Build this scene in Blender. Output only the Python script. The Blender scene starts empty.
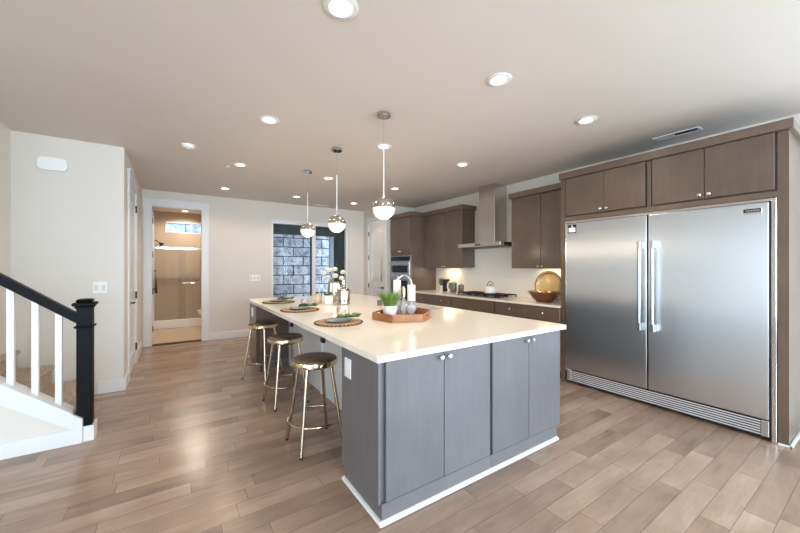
import bpy, bmesh, math, random
from mathutils import Vector, Matrix
random.seed(7)
PI = math.pi
SC = bpy.context.scene
COL = SC.collection

# ------------------------------------------------------------------ camera
cam_d = bpy.data.cameras.new('camera')
cam_d.lens = 337.0 / 800 * 36.0
cam_d.sensor_width = 36.0
cam_d.shift_y = 0.0006
cam_d.clip_start = 0.05
cam = bpy.data.objects.new('camera', cam_d)
cam.location = (0, 0, 1.38)
cam.rotation_euler = (PI / 2, 0, -math.atan2(225, 337))
COL.objects.link(cam)
SC.camera = cam

# ------------------------------------------------------------------ world, daylight, exposure
W = bpy.data.worlds.new('sky'); SC.world = W
W.use_nodes = True
bg = W.node_tree.nodes['Background']
bg.inputs['Color'].default_value = (0.70, 0.86, 1.0, 1)
bg.inputs['Strength'].default_value = 13.0

def area(name, loc, rot, sx, sy, power, col, spread=PI):
    l = bpy.data.lights.new(name, 'AREA')
    l.shape = 'RECTANGLE'; l.size = sx; l.size_y = sy
    l.energy = power; l.color = col; l.spread = spread
    o = bpy.data.objects.new(name, l); o.location = loc; o.rotation_euler = rot
    COL.objects.link(o); return o
DAY = (0.62, 0.83, 1.0)
# daylight entering by the windows behind and beside the camera
area('daylight', (-2.6, -4.40, 1.5), (PI / 2, 0, 0), 2.0, 2.1, 22, DAY)
area('daylight', (0.6, -4.40, 1.5), (PI / 2, 0, 0), 2.0, 2.1, 84, DAY)
area('daylight', (3.0, -4.40, 1.5), (PI / 2, 0, 0), 1.6, 2.1, 115, DAY)
area('daylight', (4.44, -1.9, 1.5), (PI / 2, 0, PI / 2), 2.2, 2.1, 110, DAY)
area('daylight', (-5.00, -2.3, 1.25), (PI / 2, 0, -PI / 2), 3.0, 2.2, 75, DAY)

vs = SC.view_settings
vs.view_transform = 'Standard'
try: vs.look = 'None'
except Exception: pass
vs.gamma = 1.0
vs.use_curve_mapping = False
vs.exposure = -0.27
cy = SC.cycles
cy.max_bounces = 10; cy.diffuse_bounces = 6; cy.glossy_bounces = 5; cy.transmission_bounces = 8
cy.transparent_max_bounces = 12
cy.caustics_reflective = False; cy.caustics_refractive = False
cy.sample_clamp_indirect = 6.0
cy.use_denoising = True
CAN_W = 34.0            # each recessed lamp
WARM = (1.0, 0.84, 0.66)

# ------------------------------------------------------------------ materials
def lin(c):
    c = c / 255.0
    return c / 12.92 if c <= 0.04045 else ((c + 0.055) / 1.055) ** 2.4
def rgb(r, g, b): return (lin(r), lin(g), lin(b), 1)

def base_mat(name):
    m = bpy.data.materials.new(name); m.use_nodes = True
    nt = m.node_tree
    return m, nt, nt.nodes['Principled BSDF']
def N(nt, t, **kw):
    n = nt.nodes.new(t)
    for k, v in kw.items(): setattr(n, k, v)
    return n

def plain(name, c, rough=0.5, metal=0.0, var=0.04, scale=6.0, bump=0.0, bscale=60, stretch=(1, 1, 1), coat=0.0, spec=0.5):
    """Principled material with a procedural tone variation and optional bump."""
    m, nt, p = base_mat(name)
    p.inputs['Roughness'].default_value = rough
    p.inputs['Metallic'].default_value = metal
    p.inputs['Specular IOR Level'].default_value = spec
    p.inputs['Coat Weight'].default_value = coat
    tc = N(nt, 'ShaderNodeTexCoord'); mp = N(nt, 'ShaderNodeMapping')
    mp.inputs['Scale'].default_value = stretch
    nt.links.new(tc.outputs['Object'], mp.inputs['Vector'])
    no = N(nt, 'ShaderNodeTexNoise'); no.inputs['Scale'].default_value = scale; no.inputs['Detail'].default_value = 4
    nt.links.new(mp.outputs[0], no.inputs['Vector'])
    mx = N(nt, 'ShaderNodeMix', data_type='RGBA')
    a = [max(0, x * (1 - var)) for x in c[:3]] + [1]; b = [min(1, x * (1 + var)) for x in c[:3]] + [1]
    mx.inputs[6].default_value = a; mx.inputs[7].default_value = b
    nt.links.new(no.outputs['Fac'], mx.inputs[0]); nt.links.new(mx.outputs[2], p.inputs['Base Color'])
    if bump:
        n2 = N(nt, 'ShaderNodeTexNoise'); n2.inputs['Scale'].default_value = bscale; n2.inputs['Detail'].default_value = 3
        nt.links.new(mp.outputs[0], n2.inputs['Vector'])
        bp = N(nt, 'ShaderNodeBump'); bp.inputs['Strength'].default_value = bump; bp.inputs['Distance'].default_value = 0.01
        nt.links.new(n2.outputs['Fac'], bp.inputs['Height']); nt.links.new(bp.outputs[0], p.inputs['Normal'])
    return m

def emit(name, c, s, base=(0.9, 0.9, 0.9, 1)):
    m, nt, p = base_mat(name)
    p.inputs['Base Color'].default_value = base
    p.inputs['Emission Color'].default_value = c; p.inputs['Emission Strength'].default_value = s
    p.inputs['Roughness'].default_value = 0.4
    return m

def glass(name, tint=(1, 1, 1, 1), refl=1.0):
    m = bpy.data.materials.new(name); m.use_nodes = True
    nt = m.node_tree; nt.nodes.clear()
    out = N(nt, 'ShaderNodeOutputMaterial'); t = N(nt, 'ShaderNodeBsdfTransparent'); g = N(nt, 'ShaderNodeBsdfGlossy')
    t.inputs['Color'].default_value = tint; g.inputs['Roughness'].default_value = 0.02
    lw = N(nt, 'ShaderNodeLayerWeight'); lw.inputs['Blend'].default_value = 0.25
    ml = N(nt, 'ShaderNodeMath', operation='MULTIPLY'); ml.inputs[1].default_value = refl
    mix = N(nt, 'ShaderNodeMixShader')
    nt.links.new(lw.outputs['Fresnel'], ml.inputs[0]); nt.links.new(ml.outputs[0], mix.inputs[0])
    nt.links.new(t.outputs[0], mix.inputs[1]); nt.links.new(g.outputs[0], mix.inputs[2]); nt.links.new(mix.outputs[0], out.inputs['Surface'])
    return m

def crystal_mat():
    m = glass('crystal_glass', (0.96, 0.97, 0.98, 1), 1.4); nt = m.node_tree
    out = [n for n in nt.nodes if n.type == 'OUTPUT_MATERIAL'][0]; src = out.inputs['Surface'].links[0].from_socket
    d = N(nt, 'ShaderNodeBsdfDiffuse'); d.inputs['Color'].default_value = (0.9, 0.92, 0.94, 1)
    mx = N(nt, 'ShaderNodeMixShader'); mx.inputs[0].default_value = 0.28
    nt.links.new(src, mx.inputs[1]); nt.links.new(d.outputs[0], mx.inputs[2]); nt.links.new(mx.outputs[0], out.inputs['Surface'])
    return m

def floor_mat():
    m, nt, p = base_mat('hardwood_planks')
    L, Wd = 0.72, 0.127
    tc = N(nt, 'ShaderNodeTexCoord'); sp = N(nt, 'ShaderNodeSeparateXYZ'); nt.links.new(tc.outputs['Object'], sp.inputs[0])
    def M(op, a, b=None):
        n = N(nt, 'ShaderNodeMath', operation=op)
        for i, v in enumerate((a, b)):
            if v is None: continue
            if isinstance(v, (int, float)): n.inputs[i].default_value = v
            else: nt.links.new(v, n.inputs[i])
        return n.outputs[0]
    yr = M('DIVIDE', sp.outputs['Y'], Wd); row = M('FLOOR', yr); fy = M('FRACT', yr)
    w1 = N(nt, 'ShaderNodeTexWhiteNoise', noise_dimensions='1D'); nt.links.new(row, w1.inputs['W'])
    wv = M('ADD', M('DIVIDE', sp.outputs['X'], L), M('MULTIPLY', w1.outputs['Value'], 613.7))
    vc = N(nt, 'ShaderNodeTexVoronoi', voronoi_dimensions='1D'); vc.inputs['Scale'].default_value = 1.0; vc.inputs['Randomness'].default_value = 0.85
    ve = N(nt, 'ShaderNodeTexVoronoi', voronoi_dimensions='1D', feature='DISTANCE_TO_EDGE'); ve.inputs['Scale'].default_value = 1.0; ve.inputs['Randomness'].default_value = 0.85
    nt.links.new(wv, vc.inputs['W']); nt.links.new(wv, ve.inputs['W'])
    w2 = N(nt, 'ShaderNodeTexWhiteNoise', noise_dimensions='3D'); nt.links.new(vc.outputs['Color'], w2.inputs['Vector'])
    # grain
    mp = N(nt, 'ShaderNodeMapping'); mp.inputs['Scale'].default_value = (1.6, 16, 1)
    add = N(nt, 'ShaderNodeVectorMath', operation='MULTIPLY_ADD')
    nt.links.new(w2.outputs['Color'], add.inputs[0]); add.inputs[1].default_value = (9, 9, 9); nt.links.new(tc.outputs['Object'], add.inputs[2])
    nt.links.new(add.outputs[0], mp.inputs['Vector'])
    no = N(nt, 'ShaderNodeTexNoise'); no.inputs['Scale'].default_value = 2.2; no.inputs['Detail'].default_value = 6; no.inputs['Distortion'].default_value = 1.2
    nt.links.new(mp.outputs[0], no.inputs['Vector'])
    mp2 = N(nt, 'ShaderNodeMapping'); mp2.inputs['Scale'].default_value = (1.2, 3, 1); nt.links.new(add.outputs[0], mp2.inputs['Vector'])
    n3 = N(nt, 'ShaderNodeTexNoise'); n3.inputs['Scale'].default_value = 2.0; n3.inputs['Detail'].default_value = 3; nt.links.new(mp2.outputs[0], n3.inputs['Vector'])
    cr = N(nt, 'ShaderNodeValToRGB'); e = cr.color_ramp.elements
    e[0].position = 0.0; e[0].color = rgb(122, 100, 86)
    e[1].position = 1.0; e[1].color = rgb(186, 162, 145)
    k = cr.color_ramp.elements.new(0.5); k.color = rgb(156, 132, 115)
    t = M('ADD', M('MULTIPLY', w2.outputs['Value'], 0.40), M('MULTIPLY', no.outputs['Fac'], 0.34))
    t = M('ADD', M('ADD', t, 0.06), M('MULTIPLY', M('SUBTRACT', n3.outputs['Fac'], 0.5), 0.95))
    nt.links.new(t, cr.inputs[0])
    ey = M('MINIMUM', fy, M('SUBTRACT', 1.0, fy)); ex = ve.outputs['Distance']
    seam = M('MINIMUM', M('MULTIPLY', ey, Wd), M('MULTIPLY', ex, L))
    sm = M('LESS_THAN', seam, 0.0014)
    mx = N(nt, 'ShaderNodeMix', data_type='RGBA'); nt.links.new(M('MULTIPLY', sm, 0.65), mx.inputs[0])
    nt.links.new(cr.outputs[0], mx.inputs[6]); mx.inputs[7].default_value = rgb(78, 60, 50)
    nt.links.new(mx.outputs[2], p.inputs['Base Color'])
    p.inputs['Roughness'].default_value = 0.24
    bp = N(nt, 'ShaderNodeBump'); bp.inputs['Strength'].default_value = 0.12; bp.inputs['Distance'].default_value = 0.004
    nt.links.new(M('SUBTRACT', no.outputs['Fac'], M('MULTIPLY', sm, 1.5)), bp.inputs['Height']); nt.links.new(bp.outputs[0], p.inputs['Normal'])
    return m

def wood_mat(name, dark, light, rough=0.38, axis='z', coat=0.0, scale=5.0):
    m, nt, p = base_mat(name)
    tc = N(nt, 'ShaderNodeTexCoord'); mp = N(nt, 'ShaderNodeMapping')
    mp.inputs['Scale'].default_value = {'z': (9, 9, 0.7), 'y': (9, 0.7, 9), 'x': (0.7, 9, 9)}[axis]
    nt.links.new(tc.outputs['Object'], mp.inputs['Vector'])
    no = N(nt, 'ShaderNodeTexNoise'); no.inputs['Scale'].default_value = scale; no.inputs['Detail'].default_value = 5; no.inputs['Distortion'].default_value = 0.6
    nt.links.new(mp.outputs[0], no.inputs['Vector'])
    n2 = N(nt, 'ShaderNodeTexNoise'); n2.inputs['Scale'].default_value = 3.0; n2.inputs['Detail'].default_value = 3
    nt.links.new(tc.outputs['Object'], n2.inputs['Vector'])
    md = N(nt, 'ShaderNodeMath', operation='MULTIPLY_ADD'); nt.links.new(n2.outputs['Fac'], md.inputs[0]); md.inputs[1].default_value = 0.9
    m2 = N(nt, 'ShaderNodeMath', operation='MULTIPLY'); nt.links.new(no.outputs['Fac'], m2.inputs[0]); m2.inputs[1].default_value = 0.55
    ad = N(nt, 'ShaderNodeMath', operation='ADD'); nt.links.new(m2.outputs[0], ad.inputs[0]); ad.inputs[1].default_value = -0.22
    nt.links.new(ad.outputs[0], md.inputs[2])
    mx = N(nt, 'ShaderNodeMix', data_type='RGBA'); mx.inputs[6].default_value = dark; mx.inputs[7].default_value = light
    nt.links.new(md.outputs[0], mx.inputs[0]); nt.links.new(mx.outputs[2], p.inputs['Base Color'])
    p.inputs['Roughness'].default_value = rough; p.inputs['Coat Weight'].default_value = coat; p.inputs['Coat Roughness'].default_value = 0.16
    return m

def steel_mat(name, c=(0.60, 0.60, 0.60, 1), rough=0.26, aniso=0.0, along='y'):
    m, nt, p = base_mat(name)
    p.inputs['Metallic'].default_value = 1.0; p.inputs['Base Color'].default_value = c
    tc = N(nt, 'ShaderNodeTexCoord'); mp = N(nt, 'ShaderNodeMapping')
    mp.inputs['Scale'].default_value = {'y': (2, 40, 0.4), 'z': (400, 400, 1.0)}[along]
    nt.links.new(tc.outputs['Object'], mp.inputs['Vector'])
    no = N(nt, 'ShaderNodeTexNoise'); no.inputs['Scale'].default_value = 1.0; no.inputs['Detail'].default_value = 2
    nt.links.new(mp.outputs[0], no.inputs['Vector'])
    mr = N(nt, 'ShaderNodeMapRange'); mr.inputs['To Min'].default_value = rough - 0.003; mr.inputs['To Max'].default_value = rough + 0.003
    nt.links.new(no.outputs['Fac'], mr.inputs[0]); nt.links.new(mr.outputs[0], p.inputs['Roughness'])
    if aniso:
        p.inputs['Anisotropic'].default_value = aniso
        tg = N(nt, 'ShaderNodeTangent'); tg.direction_type = 'RADIAL'; tg.axis = 'Z'
        nt.links.new(tg.outputs[0], p.inputs['Tangent'])
    return m

def stone_mat():
    m, nt, p = base_mat('split_face_block')
    tc = N(nt, 'ShaderNodeTexCoord'); sp = N(nt, 'ShaderNodeSeparateXYZ'); cb = N(nt, 'ShaderNodeCombineXYZ')
    nt.links.new(tc.outputs['Object'], sp.inputs[0]); nt.links.new(sp.outputs['X'], cb.inputs[0]); nt.links.new(sp.outputs['Z'], cb.inputs[1])
    br = N(nt, 'ShaderNodeTexBrick'); br.inputs['Scale'].default_value = 1.0
    br.inputs['Brick Width'].default_value = 0.50; br.inputs['Row Height'].default_value = 0.235; br.inputs['Mortar Size'].default_value = 0.012
    br.inputs['Color1'].default_value = rgb(185, 190, 198); br.inputs['Color2'].default_value = rgb(232, 236, 240); br.inputs['Mortar'].default_value = rgb(48, 56, 70)
    nt.links.new(cb.outputs[0], br.inputs['Vector'])
    no = N(nt, 'ShaderNodeTexNoise'); no.inputs['Scale'].default_value = 7; no.inputs['Detail'].default_value = 8; no.inputs['Roughness'].default_value = 0.65
    nt.links.new(tc.outputs['Object'], no.inputs['Vector'])
    cr = N(nt, 'ShaderNodeValToRGB'); cr.color_ramp.elements[0].position = 0.38; cr.color_ramp.elements[0].color = rgb(90, 102, 125); cr.color_ramp.elements[1].position = 0.56; cr.color_ramp.elements[1].color = (1, 1, 1, 1)
    nt.links.new(no.outputs['Fac'], cr.inputs[0])
    mx = N(nt, 'ShaderNodeMix', data_type='RGBA', blend_type='MULTIPLY'); mx.inputs[0].default_value = 0.62
    nt.links.new(br.outputs['Color'], mx.inputs[6]); nt.links.new(cr.outputs[0], mx.inputs[7]); nt.links.new(mx.outputs[2], p.inputs['Base Color'])
    p.inputs['Roughness'].default_value = 0.9
    bp = N(nt, 'ShaderNodeBump'); bp.inputs['Strength'].default_value = 1.0; bp.inputs['Distance'].default_value = 0.06
    nt.links.new(no.outputs['Fac'], bp.inputs['Height']); nt.links.new(bp.outputs[0], p.inputs['Normal'])
    return m

def hammered(name, c, rough=0.18):
    m, nt, p = base_mat(name)
    p.inputs['Metallic'].default_value = 1.0; p.inputs['Base Color'].default_value = c; p.inputs['Roughness'].default_value = rough
    tc = N(nt, 'ShaderNodeTexCoord'); vo = N(nt, 'ShaderNodeTexVoronoi'); vo.inputs['Scale'].default_value = 45
    nt.links.new(tc.outputs['Object'], vo.inputs['Vector'])
    bp = N(nt, 'ShaderNodeBump'); bp.inputs['Strength'].default_value = 0.6; bp.inputs['Distance'].default_value = 0.006
    nt.links.new(vo.outputs['Distance'], bp.inputs['Height']); nt.links.new(bp.outputs[0], p.inputs['Normal'])
    return m

def woven(name, c1, c2):
    m, nt, p = base_mat(name)
    tc = N(nt, 'ShaderNodeTexCoord'); wv = N(nt, 'ShaderNodeTexWave', wave_type='RINGS', rings_direction='Z')
    wv.inputs['Scale'].default_value = 22; wv.inputs['Distortion'].default_value = 3; wv.inputs['Detail Scale'].default_value = 6
    nt.links.new(tc.outputs['Object'], wv.inputs['Vector'])
    mx = N(nt, 'ShaderNodeMix', data_type='RGBA'); mx.inputs[6].default_value = c1; mx.inputs[7].default_value = c2
    nt.links.new(wv.outputs['Fac'], mx.inputs[0]); nt.links.new(mx.outputs[2], p.inputs['Base Color']); p.inputs['Roughness'].default_value = 0.8
    bp = N(nt, 'ShaderNodeBump'); bp.inputs['Strength'].default_value = 0.6; bp.inputs['Distance'].default_value = 0.004
    nt.links.new(wv.outputs['Fac'], bp.inputs['Height']); nt.links.new(bp.outputs[0], p.inputs['Normal'])
    return m

def carpet_mat():
    m = plain('stair_carpet', rgb(182, 166, 150), rough=0.95, var=0.95, scale=60, bump=0.5, bscale=220)
    return m

MT = dict(
    wall=plain('warm_white_paint', rgb(216, 209, 200), 0.75, var=0.012, scale=3, bump=0.02, bscale=260),
    ceil=plain('ceiling_paint', rgb(216, 208, 200), 0.85, var=0.012, scale=3, bump=0.03, bscale=180),
    trim=plain('white_trim_enamel', rgb(222, 222, 222), 0.35, var=0.01),
    tan=plain('tan_bathroom_paint', rgb(192, 174, 154), 0.7, var=0.02),
    bathfloor=plain('beige_bath_tile', rgb(205, 180, 148), 0.3, var=0.06, scale=4),
    floor=floor_mat(),
    wood=wood_mat('taupe_stained_maple', rgb(76, 60, 49), rgb(112, 92, 77), coat=0.7),
    iwood=wood_mat('daylight_grey_maple', rgb(88, 85, 86), rgb(114, 111, 113), coat=0.2),  # cabinet maple with the blue daylight mixed into its colour
    iwoody=wood_mat('daylight_grey_maple_rail', rgb(92, 89, 90), rgb(118, 115, 116), axis='x', coat=0.15),  # same daylight-greyed maple, grain along x
    woody=wood_mat('taupe_stained_maple_rail', rgb(84, 67, 55), rgb(120, 99, 84), axis='y', coat=0.7),
    dark=plain('recess_shade', rgb(22, 20, 19), 0.7),  # near-black colour stands in for shade in toe kick, grille and vent
    quartz=plain('white_quartz', rgb(236, 227, 214), 0.12, var=0.02, scale=3),
    bsplash=plain('backsplash_tile', rgb(238, 233, 224), 0.2, var=0.02, scale=4),
    steel=steel_mat('brushed_steel', (0.63, 0.64, 0.65, 1), 0.28, aniso=0.75),
    steelv=steel_mat('brushed_steel_vertical', (0.58, 0.56, 0.54, 1), 0.24, along='z'),
    steelh=plain('handle_steel', (0.50, 0.51, 0.52, 1), 0.28, 1.0, var=0.02),
    louv=plain('satin_aluminium', rgb(214, 214, 216), 0.35, 0.25, var=0.01),
    steelp=plain('polished_steel', (0.78, 0.78, 0.78, 1), 0.16, 1.0, var=0.02),
    chrome=plain('chrome', (0.62, 0.60, 0.58, 1), 0.05, 1.0, var=0.01),
    nickel=plain('satin_nickel', (0.78, 0.75, 0.70, 1), 0.2, 1.0, var=0.01),
    bronze=plain('dark_bronze', rgb(52, 44, 40), 0.35, 0.8),
    black=plain('black_enamel', rgb(20, 20, 22), 0.35, var=0.05),
    blackp=plain('black_painted_wood', rgb(12, 12, 15), 0.45, var=0.05, spec=0.12),
    grate=plain('cast_iron', rgb(26, 25, 25), 0.55, 0.3, bump=0.2),
    oglass=plain('black_oven_glass', rgb(18, 20, 24), 0.06, var=0.02),
    brass=plain('antique_brass', (0.47, 0.39, 0.28, 1), 0.2, 1.0, var=0.06),
    hbrass=hammered('hammered_brass', (0.78, 0.62, 0.38, 1)),
    leather=plain('dark_brown_leather', rgb(76, 59, 46), 0.36, var=0.12, scale=10, bump=0.08, bscale=120),
    woven=woven('woven_seagrass', rgb(120, 88, 58), rgb(205, 174, 130)),
    wovend=woven('woven_dark_rattan', rgb(66, 48, 34), rgb(120, 92, 62)),
    plate=plain('grey_blue_stoneware', rgb(150, 156, 168), 0.25, var=0.05),
    white=plain('white_ceramic', rgb(238, 238, 236), 0.25, var=0.01),
    rocker=plain('rocker_shade_grey', rgb(208, 207, 204), 0.3, var=0.01),  # white rockers greyed, the plate's shading put into their colour
    whitem=plain('matte_white_ceramic', rgb(232, 230, 226), 0.6, var=0.02),
    beige=plain('beige_stoneware', rgb(196, 176, 150), 0.5, var=0.1, scale=30),
    candle=plain('ivory_wax', rgb(226, 225, 219), 0.5, var=0.01),
    merc=plain('mercury_glass', (0.55, 0.50, 0.42, 1), 0.07, 1.0, var=0.12, scale=14),
    gold=plain('gold_metal', (0.80, 0.60, 0.30, 1), 0.25, 1.0, var=0.15, scale=12),
    leaf=plain('green_leaf', rgb(78, 116, 52), 0.45, var=0.3, scale=20),
    grass=plain('grass_blade', rgb(104, 138, 58), 0.5, var=0.5, scale=40),
    sage=plain('sage_leaf', rgb(104, 116, 92), 0.6, var=0.25, scale=20),
    petal=plain('white_petal', rgb(244, 240, 226), 0.6, var=0.03),
    pollen=plain('yellow_green_centre', rgb(190, 180, 80), 0.7, var=0.2, scale=40),
    soil=plain('potting_soil', rgb(50, 38, 30), 0.95, var=0.3, scale=60),
    acacia=wood_mat('acacia_wood', rgb(104, 62, 34), rgb(186, 128, 80), 0.4, axis='x', scale=4),
    bowlw=wood_mat('striped_wood', rgb(60, 32, 18), rgb(140, 84, 44), 0.3, axis='z', scale=6),
    towel=plain('dark_towel', rgb(38, 36, 38), 0.95, var=0.2, scale=30, bump=0.4),
    greyc=plain('grey_canister', rgb(118, 118, 118), 0.3, 0.6, var=0.06),
    carpet=carpet_mat(),
    stone=stone_mat(),
    baffle=emit('baffle_glow', (1, 0.88, 0.72, 1), 0.55, rgb(235, 222, 200)),  # ring itself emits, imitating lamp light falling on the baffle
    frost=emit('frosted_shade', (1, 0.94, 0.86, 1), 0.42, rgb(232, 225, 216)),
    crystal=crystal_mat(),
    lens=emit('lamp_lens', (1, 0.90, 0.76, 1), 9.0),
    glow=emit('undercabinet_strip', (1, 0.86, 0.62, 1), 3.0),
    glass=glass('clear_glass', (0.97, 0.97, 0.97, 1), 0.6),
    pane=glass('window_pane', (0.97, 0.98, 1, 1), 0.25),
    paneb=glass('dimming_pane', (0.58, 0.62, 0.68, 1), 0.3),  # tint added to dim the overbright daylight in the bathroom window
    shglass=glass('shower_glass', (0.92, 0.92, 0.91, 1), 0.06),
    concrete=plain('outside_concrete', rgb(150, 155, 160), 0.9, var=0.15),
    porch=plain('dark_green_stain', rgb(52, 60, 58), 0.6, var=0.1),
    porchw=plain('pale_blue_post', rgb(190, 210, 226), 0.5, var=0.03),
    grey=plain('grey_label', rgb(70, 68, 66), 0.4),
)

# ------------------------------------------------------------------ mesh builder
def ortho(d):
    d = d.normalized(); a = Vector((0, 0, 1)) if abs(d.z) < 0.9 else Vector((1, 0, 0))
    u = d.cross(a).normalized(); return u, d.cross(u).normalized()

class MB:
    """Collects shapes given in room coordinates; build() links them as ONE mesh object."""
    def __init__(s): s.bm = bmesh.new(); s.sm = False
    def _xf(s, vs, m):
        if m is not None:
            for v in vs: v.co = m @ v.co
    def box(s, x0, x1, y0, y1, z0, z1, bev=0.0, m=None, seg=1):
        r = bmesh.ops.create_cube(s.bm, size=1.0); vs = r['verts']
        for v in vs:
            v.co = Vector(((x0 + x1) / 2 + v.co.x * (x1 - x0), (y0 + y1) / 2 + v.co.y * (y1 - y0), (z0 + z1) / 2 + v.co.z * (z1 - z0)))
        s._xf(vs, m)
        if bev:
            es = list({e for v in vs for e in v.link_edges})
            bmesh.ops.bevel(s.bm, geom=es, offset=bev, segments=seg, affect='EDGES', profile=0.5)
        return s
    def prism(s, pts, a0, a1, axis='z', m=None):
        """polygon pts (2-D) extruded along axis from a0 to a1; for 'y' pts are (x,z), for 'x' they are (y,z)"""
        def P(p, a): return {'z': Vector((p[0], p[1], a)), 'y': Vector((p[0], a, p[1])), 'x': Vector((a, p[0], p[1]))}[axis]
        A = [s.bm.verts.new(P(p, a0)) for p in pts]; B = [s.bm.verts.new(P(p, a1)) for p in pts]
        n = len(pts); fs = [s.bm.faces.new(A), s.bm.faces.new(B[::-1])]
        for i in range(n): fs.append(s.bm.faces.new((A[i], B[i], B[(i + 1) % n], A[(i + 1) % n])))
        s._xf(A + B, m); bmesh.ops.recalc_face_normals(s.bm, faces=fs); return s
    def cyl(s, p0, p1, r0, r1=None, seg=16, cap=True):
        p0 = Vector(p0); p1 = Vector(p1); r1 = r0 if r1 is None else r1
        u, w = ortho(p1 - p0)
        A = []; B = []
        for i in range(seg):
            a = 2 * PI * i / seg; d = u * math.cos(a) + w * math.sin(a)
            A.append(s.bm.verts.new(p0 + d * r0)); B.append(s.bm.verts.new(p1 + d * r1))
        fs = [s.bm.faces.new((A[i], A[(i + 1) % seg], B[(i + 1) % seg], B[i])) for i in range(seg)]
        if cap: fs += [s.bm.faces.new(A[::-1]), s.bm.faces.new(B)]
        bmesh.ops.recalc_face_normals(s.bm, faces=fs); s.sm = True; return s
    def lathe(s, prof, c, seg=32, m=None):
        """profile of (radius, z) about the vertical axis through c"""
        c = Vector(c); rows = []
        for r, z in prof:
            if r < 1e-6: rows.append([s.bm.verts.new(c + Vector((0, 0, z)))])
            else: rows.append([s.bm.verts.new(c + Vector((r * math.cos(2 * PI * i / seg), r * math.sin(2 * PI * i / seg), z))) for i in range(seg)])
        fs = []
        for a, b in zip(rows, rows[1:]):
            for i in range(seg):
                j = (i + 1) % seg
                if len(a) == 1 and len(b) == 1: continue
                if len(a) == 1: fs.append(s.bm.faces.new((a[0], b[j], b[i])))
                elif len(b) == 1: fs.append(s.bm.faces.new((a[i], a[j], b[0])))
                else: fs.append(s.bm.faces.new((a[i], a[j], b[j], b[i])))
        bmesh.ops.recalc_face_normals(s.bm, faces=fs)
        s._xf([v for r in rows for v in r], m); s.sm = True; return s
    def tube(s, pts, r, seg=10, closed=False):
        pts = [Vector(p) for p in pts]; n = len(pts); rings = []
        ref = None
        for i, p in enumerate(pts):
            if closed: d = pts[(i + 1) % n] - pts[i - 1]
            else: d = pts[min(i + 1, n - 1)] - pts[max(i - 1, 0)]
            d.normalize()
            if ref is None: u, w = ortho(d)
            else:
                u = (ref - d * ref.dot(d)); 
                if u.length < 1e-6: u, w = ortho(d)
                u.normalize(); w = d.cross(u)
            ref = u
            rr = r[i] if isinstance(r, (list, tuple)) else r
            rings.append([s.bm.verts.new(p + (u * math.cos(2 * PI * k / seg) + w * math.sin(2 * PI * k / seg)) * rr) for k in range(seg)])
        fs = []
        rng = range(n) if closed else range(n - 1)
        for i in rng:
            A, B = rings[i], rings[(i + 1) % n]
            for k in range(seg): fs.append(s.bm.faces.new((A[k], A[(k + 1) % seg], B[(k + 1) % seg], B[k])))
        if not closed: fs += [s.bm.faces.new(rings[0][::-1]), s.bm.faces.new(rings[-1])]
        bmesh.ops.recalc_face_normals(s.bm, faces=fs); s.sm = True; return s
    def ball(s, c, r, sx=1, sy=1, sz=1, seg=16, m=None):
        res = bmesh.ops.create_uvsphere(s.bm, u_segments=seg, v_segments=max(6, seg // 2), radius=r)
        for v in res['verts']: v.co = Vector((c[0] + v.co.x * sx, c[1] + v.co.y * sy, c[2] + v.co.z * sz))
        s._xf(res['verts'], m); s.sm = True; return s
    def quad(s, pts):
        s.bm.faces.new([s.bm.verts.new(Vector(p)) for p in pts]); return s
    def leaf(s, base, tip, w, bend=0.0, up=Vector((0, 0, 1)), n=5, thick=True):
        """a tapered, bent leaf blade from base to tip"""
        base = Vector(base); tip = Vector(tip); d = tip - base
        side = d.cross(up)
        if side.length < 1e-5: side = d.cross(Vector((1, 0, 0)))
        side.normalize(); nrm = side.cross(d).normalized()
        L = []; R = []
        for i in range(n + 1):
            t = i / n; wd = w * math.sin(PI * min(0.97, 0.12 + 0.85 * t)) ; c = base + d * t + nrm * bend * math.sin(PI * t)
            L.append(s.bm.verts.new(c - side * wd * 0.5 + nrm * wd * 0.12)); R.append(s.bm.verts.new(c + side * wd * 0.5 + nrm * wd * 0.12))
        for i in range(n): s.bm.faces.new((L[i], R[i], R[i + 1], L[i + 1]))
        s.sm = True; return s
    def build(s, name, mat, parent=None, label=None):
        o = root_loc(parent) if parent else Vector((0, 0, 0))
        if parent:
            for v in s.bm.verts: v.co -= o
        me = bpy.data.meshes.new(name); s.bm.to_mesh(me); s.bm.free()
        me.materials.append(MT[mat] if isinstance(mat, str) else mat)
        if s.sm:
            for p in me.polygons: p.use_smooth = True
            try: me.set_sharp_from_angle(angle=math.radians(38))
            except Exception: pass
        ob = bpy.data.objects.new(name, me); COL.objects.link(ob)
        if parent: ob.parent = parent
        if label: ob['label'] = label
        return ob

def root_loc(o):
    while o.parent: o = o.parent
    return Vector(o.location)
def thing(name, label, cat, loc, group=None):
    o = bpy.data.objects.new(name, None); o.empty_display_size = 0.05
    COL.objects.link(o); o.location = loc; o['label'] = label; o['category'] = cat
    if group: o['group'] = group
    return o
def tag(o, label, cat, group=None):
    o['label'] = label; o['category'] = cat
    if group: o['group'] = group
    return o
def struct(name, mb, mat, label=None):
    o = mb.build(name, mat); o['kind'] = 'structure'
    if label: o['label'] = label
    return o
def copy_tree(o, parent=None, loc=None, rotz=None, label=None):
    c = o.copy(); COL.objects.link(c); c.parent = parent
    if parent is None:
        if loc is not None: c.location = loc
        if rotz is not None: c.rotation_euler = (0, 0, rotz)
        if label: c['label'] = label
    for ch in list(o.children): copy_tree(ch, c)
    return c
def B(*a, **k): return MB().box(*a, **k)

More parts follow.
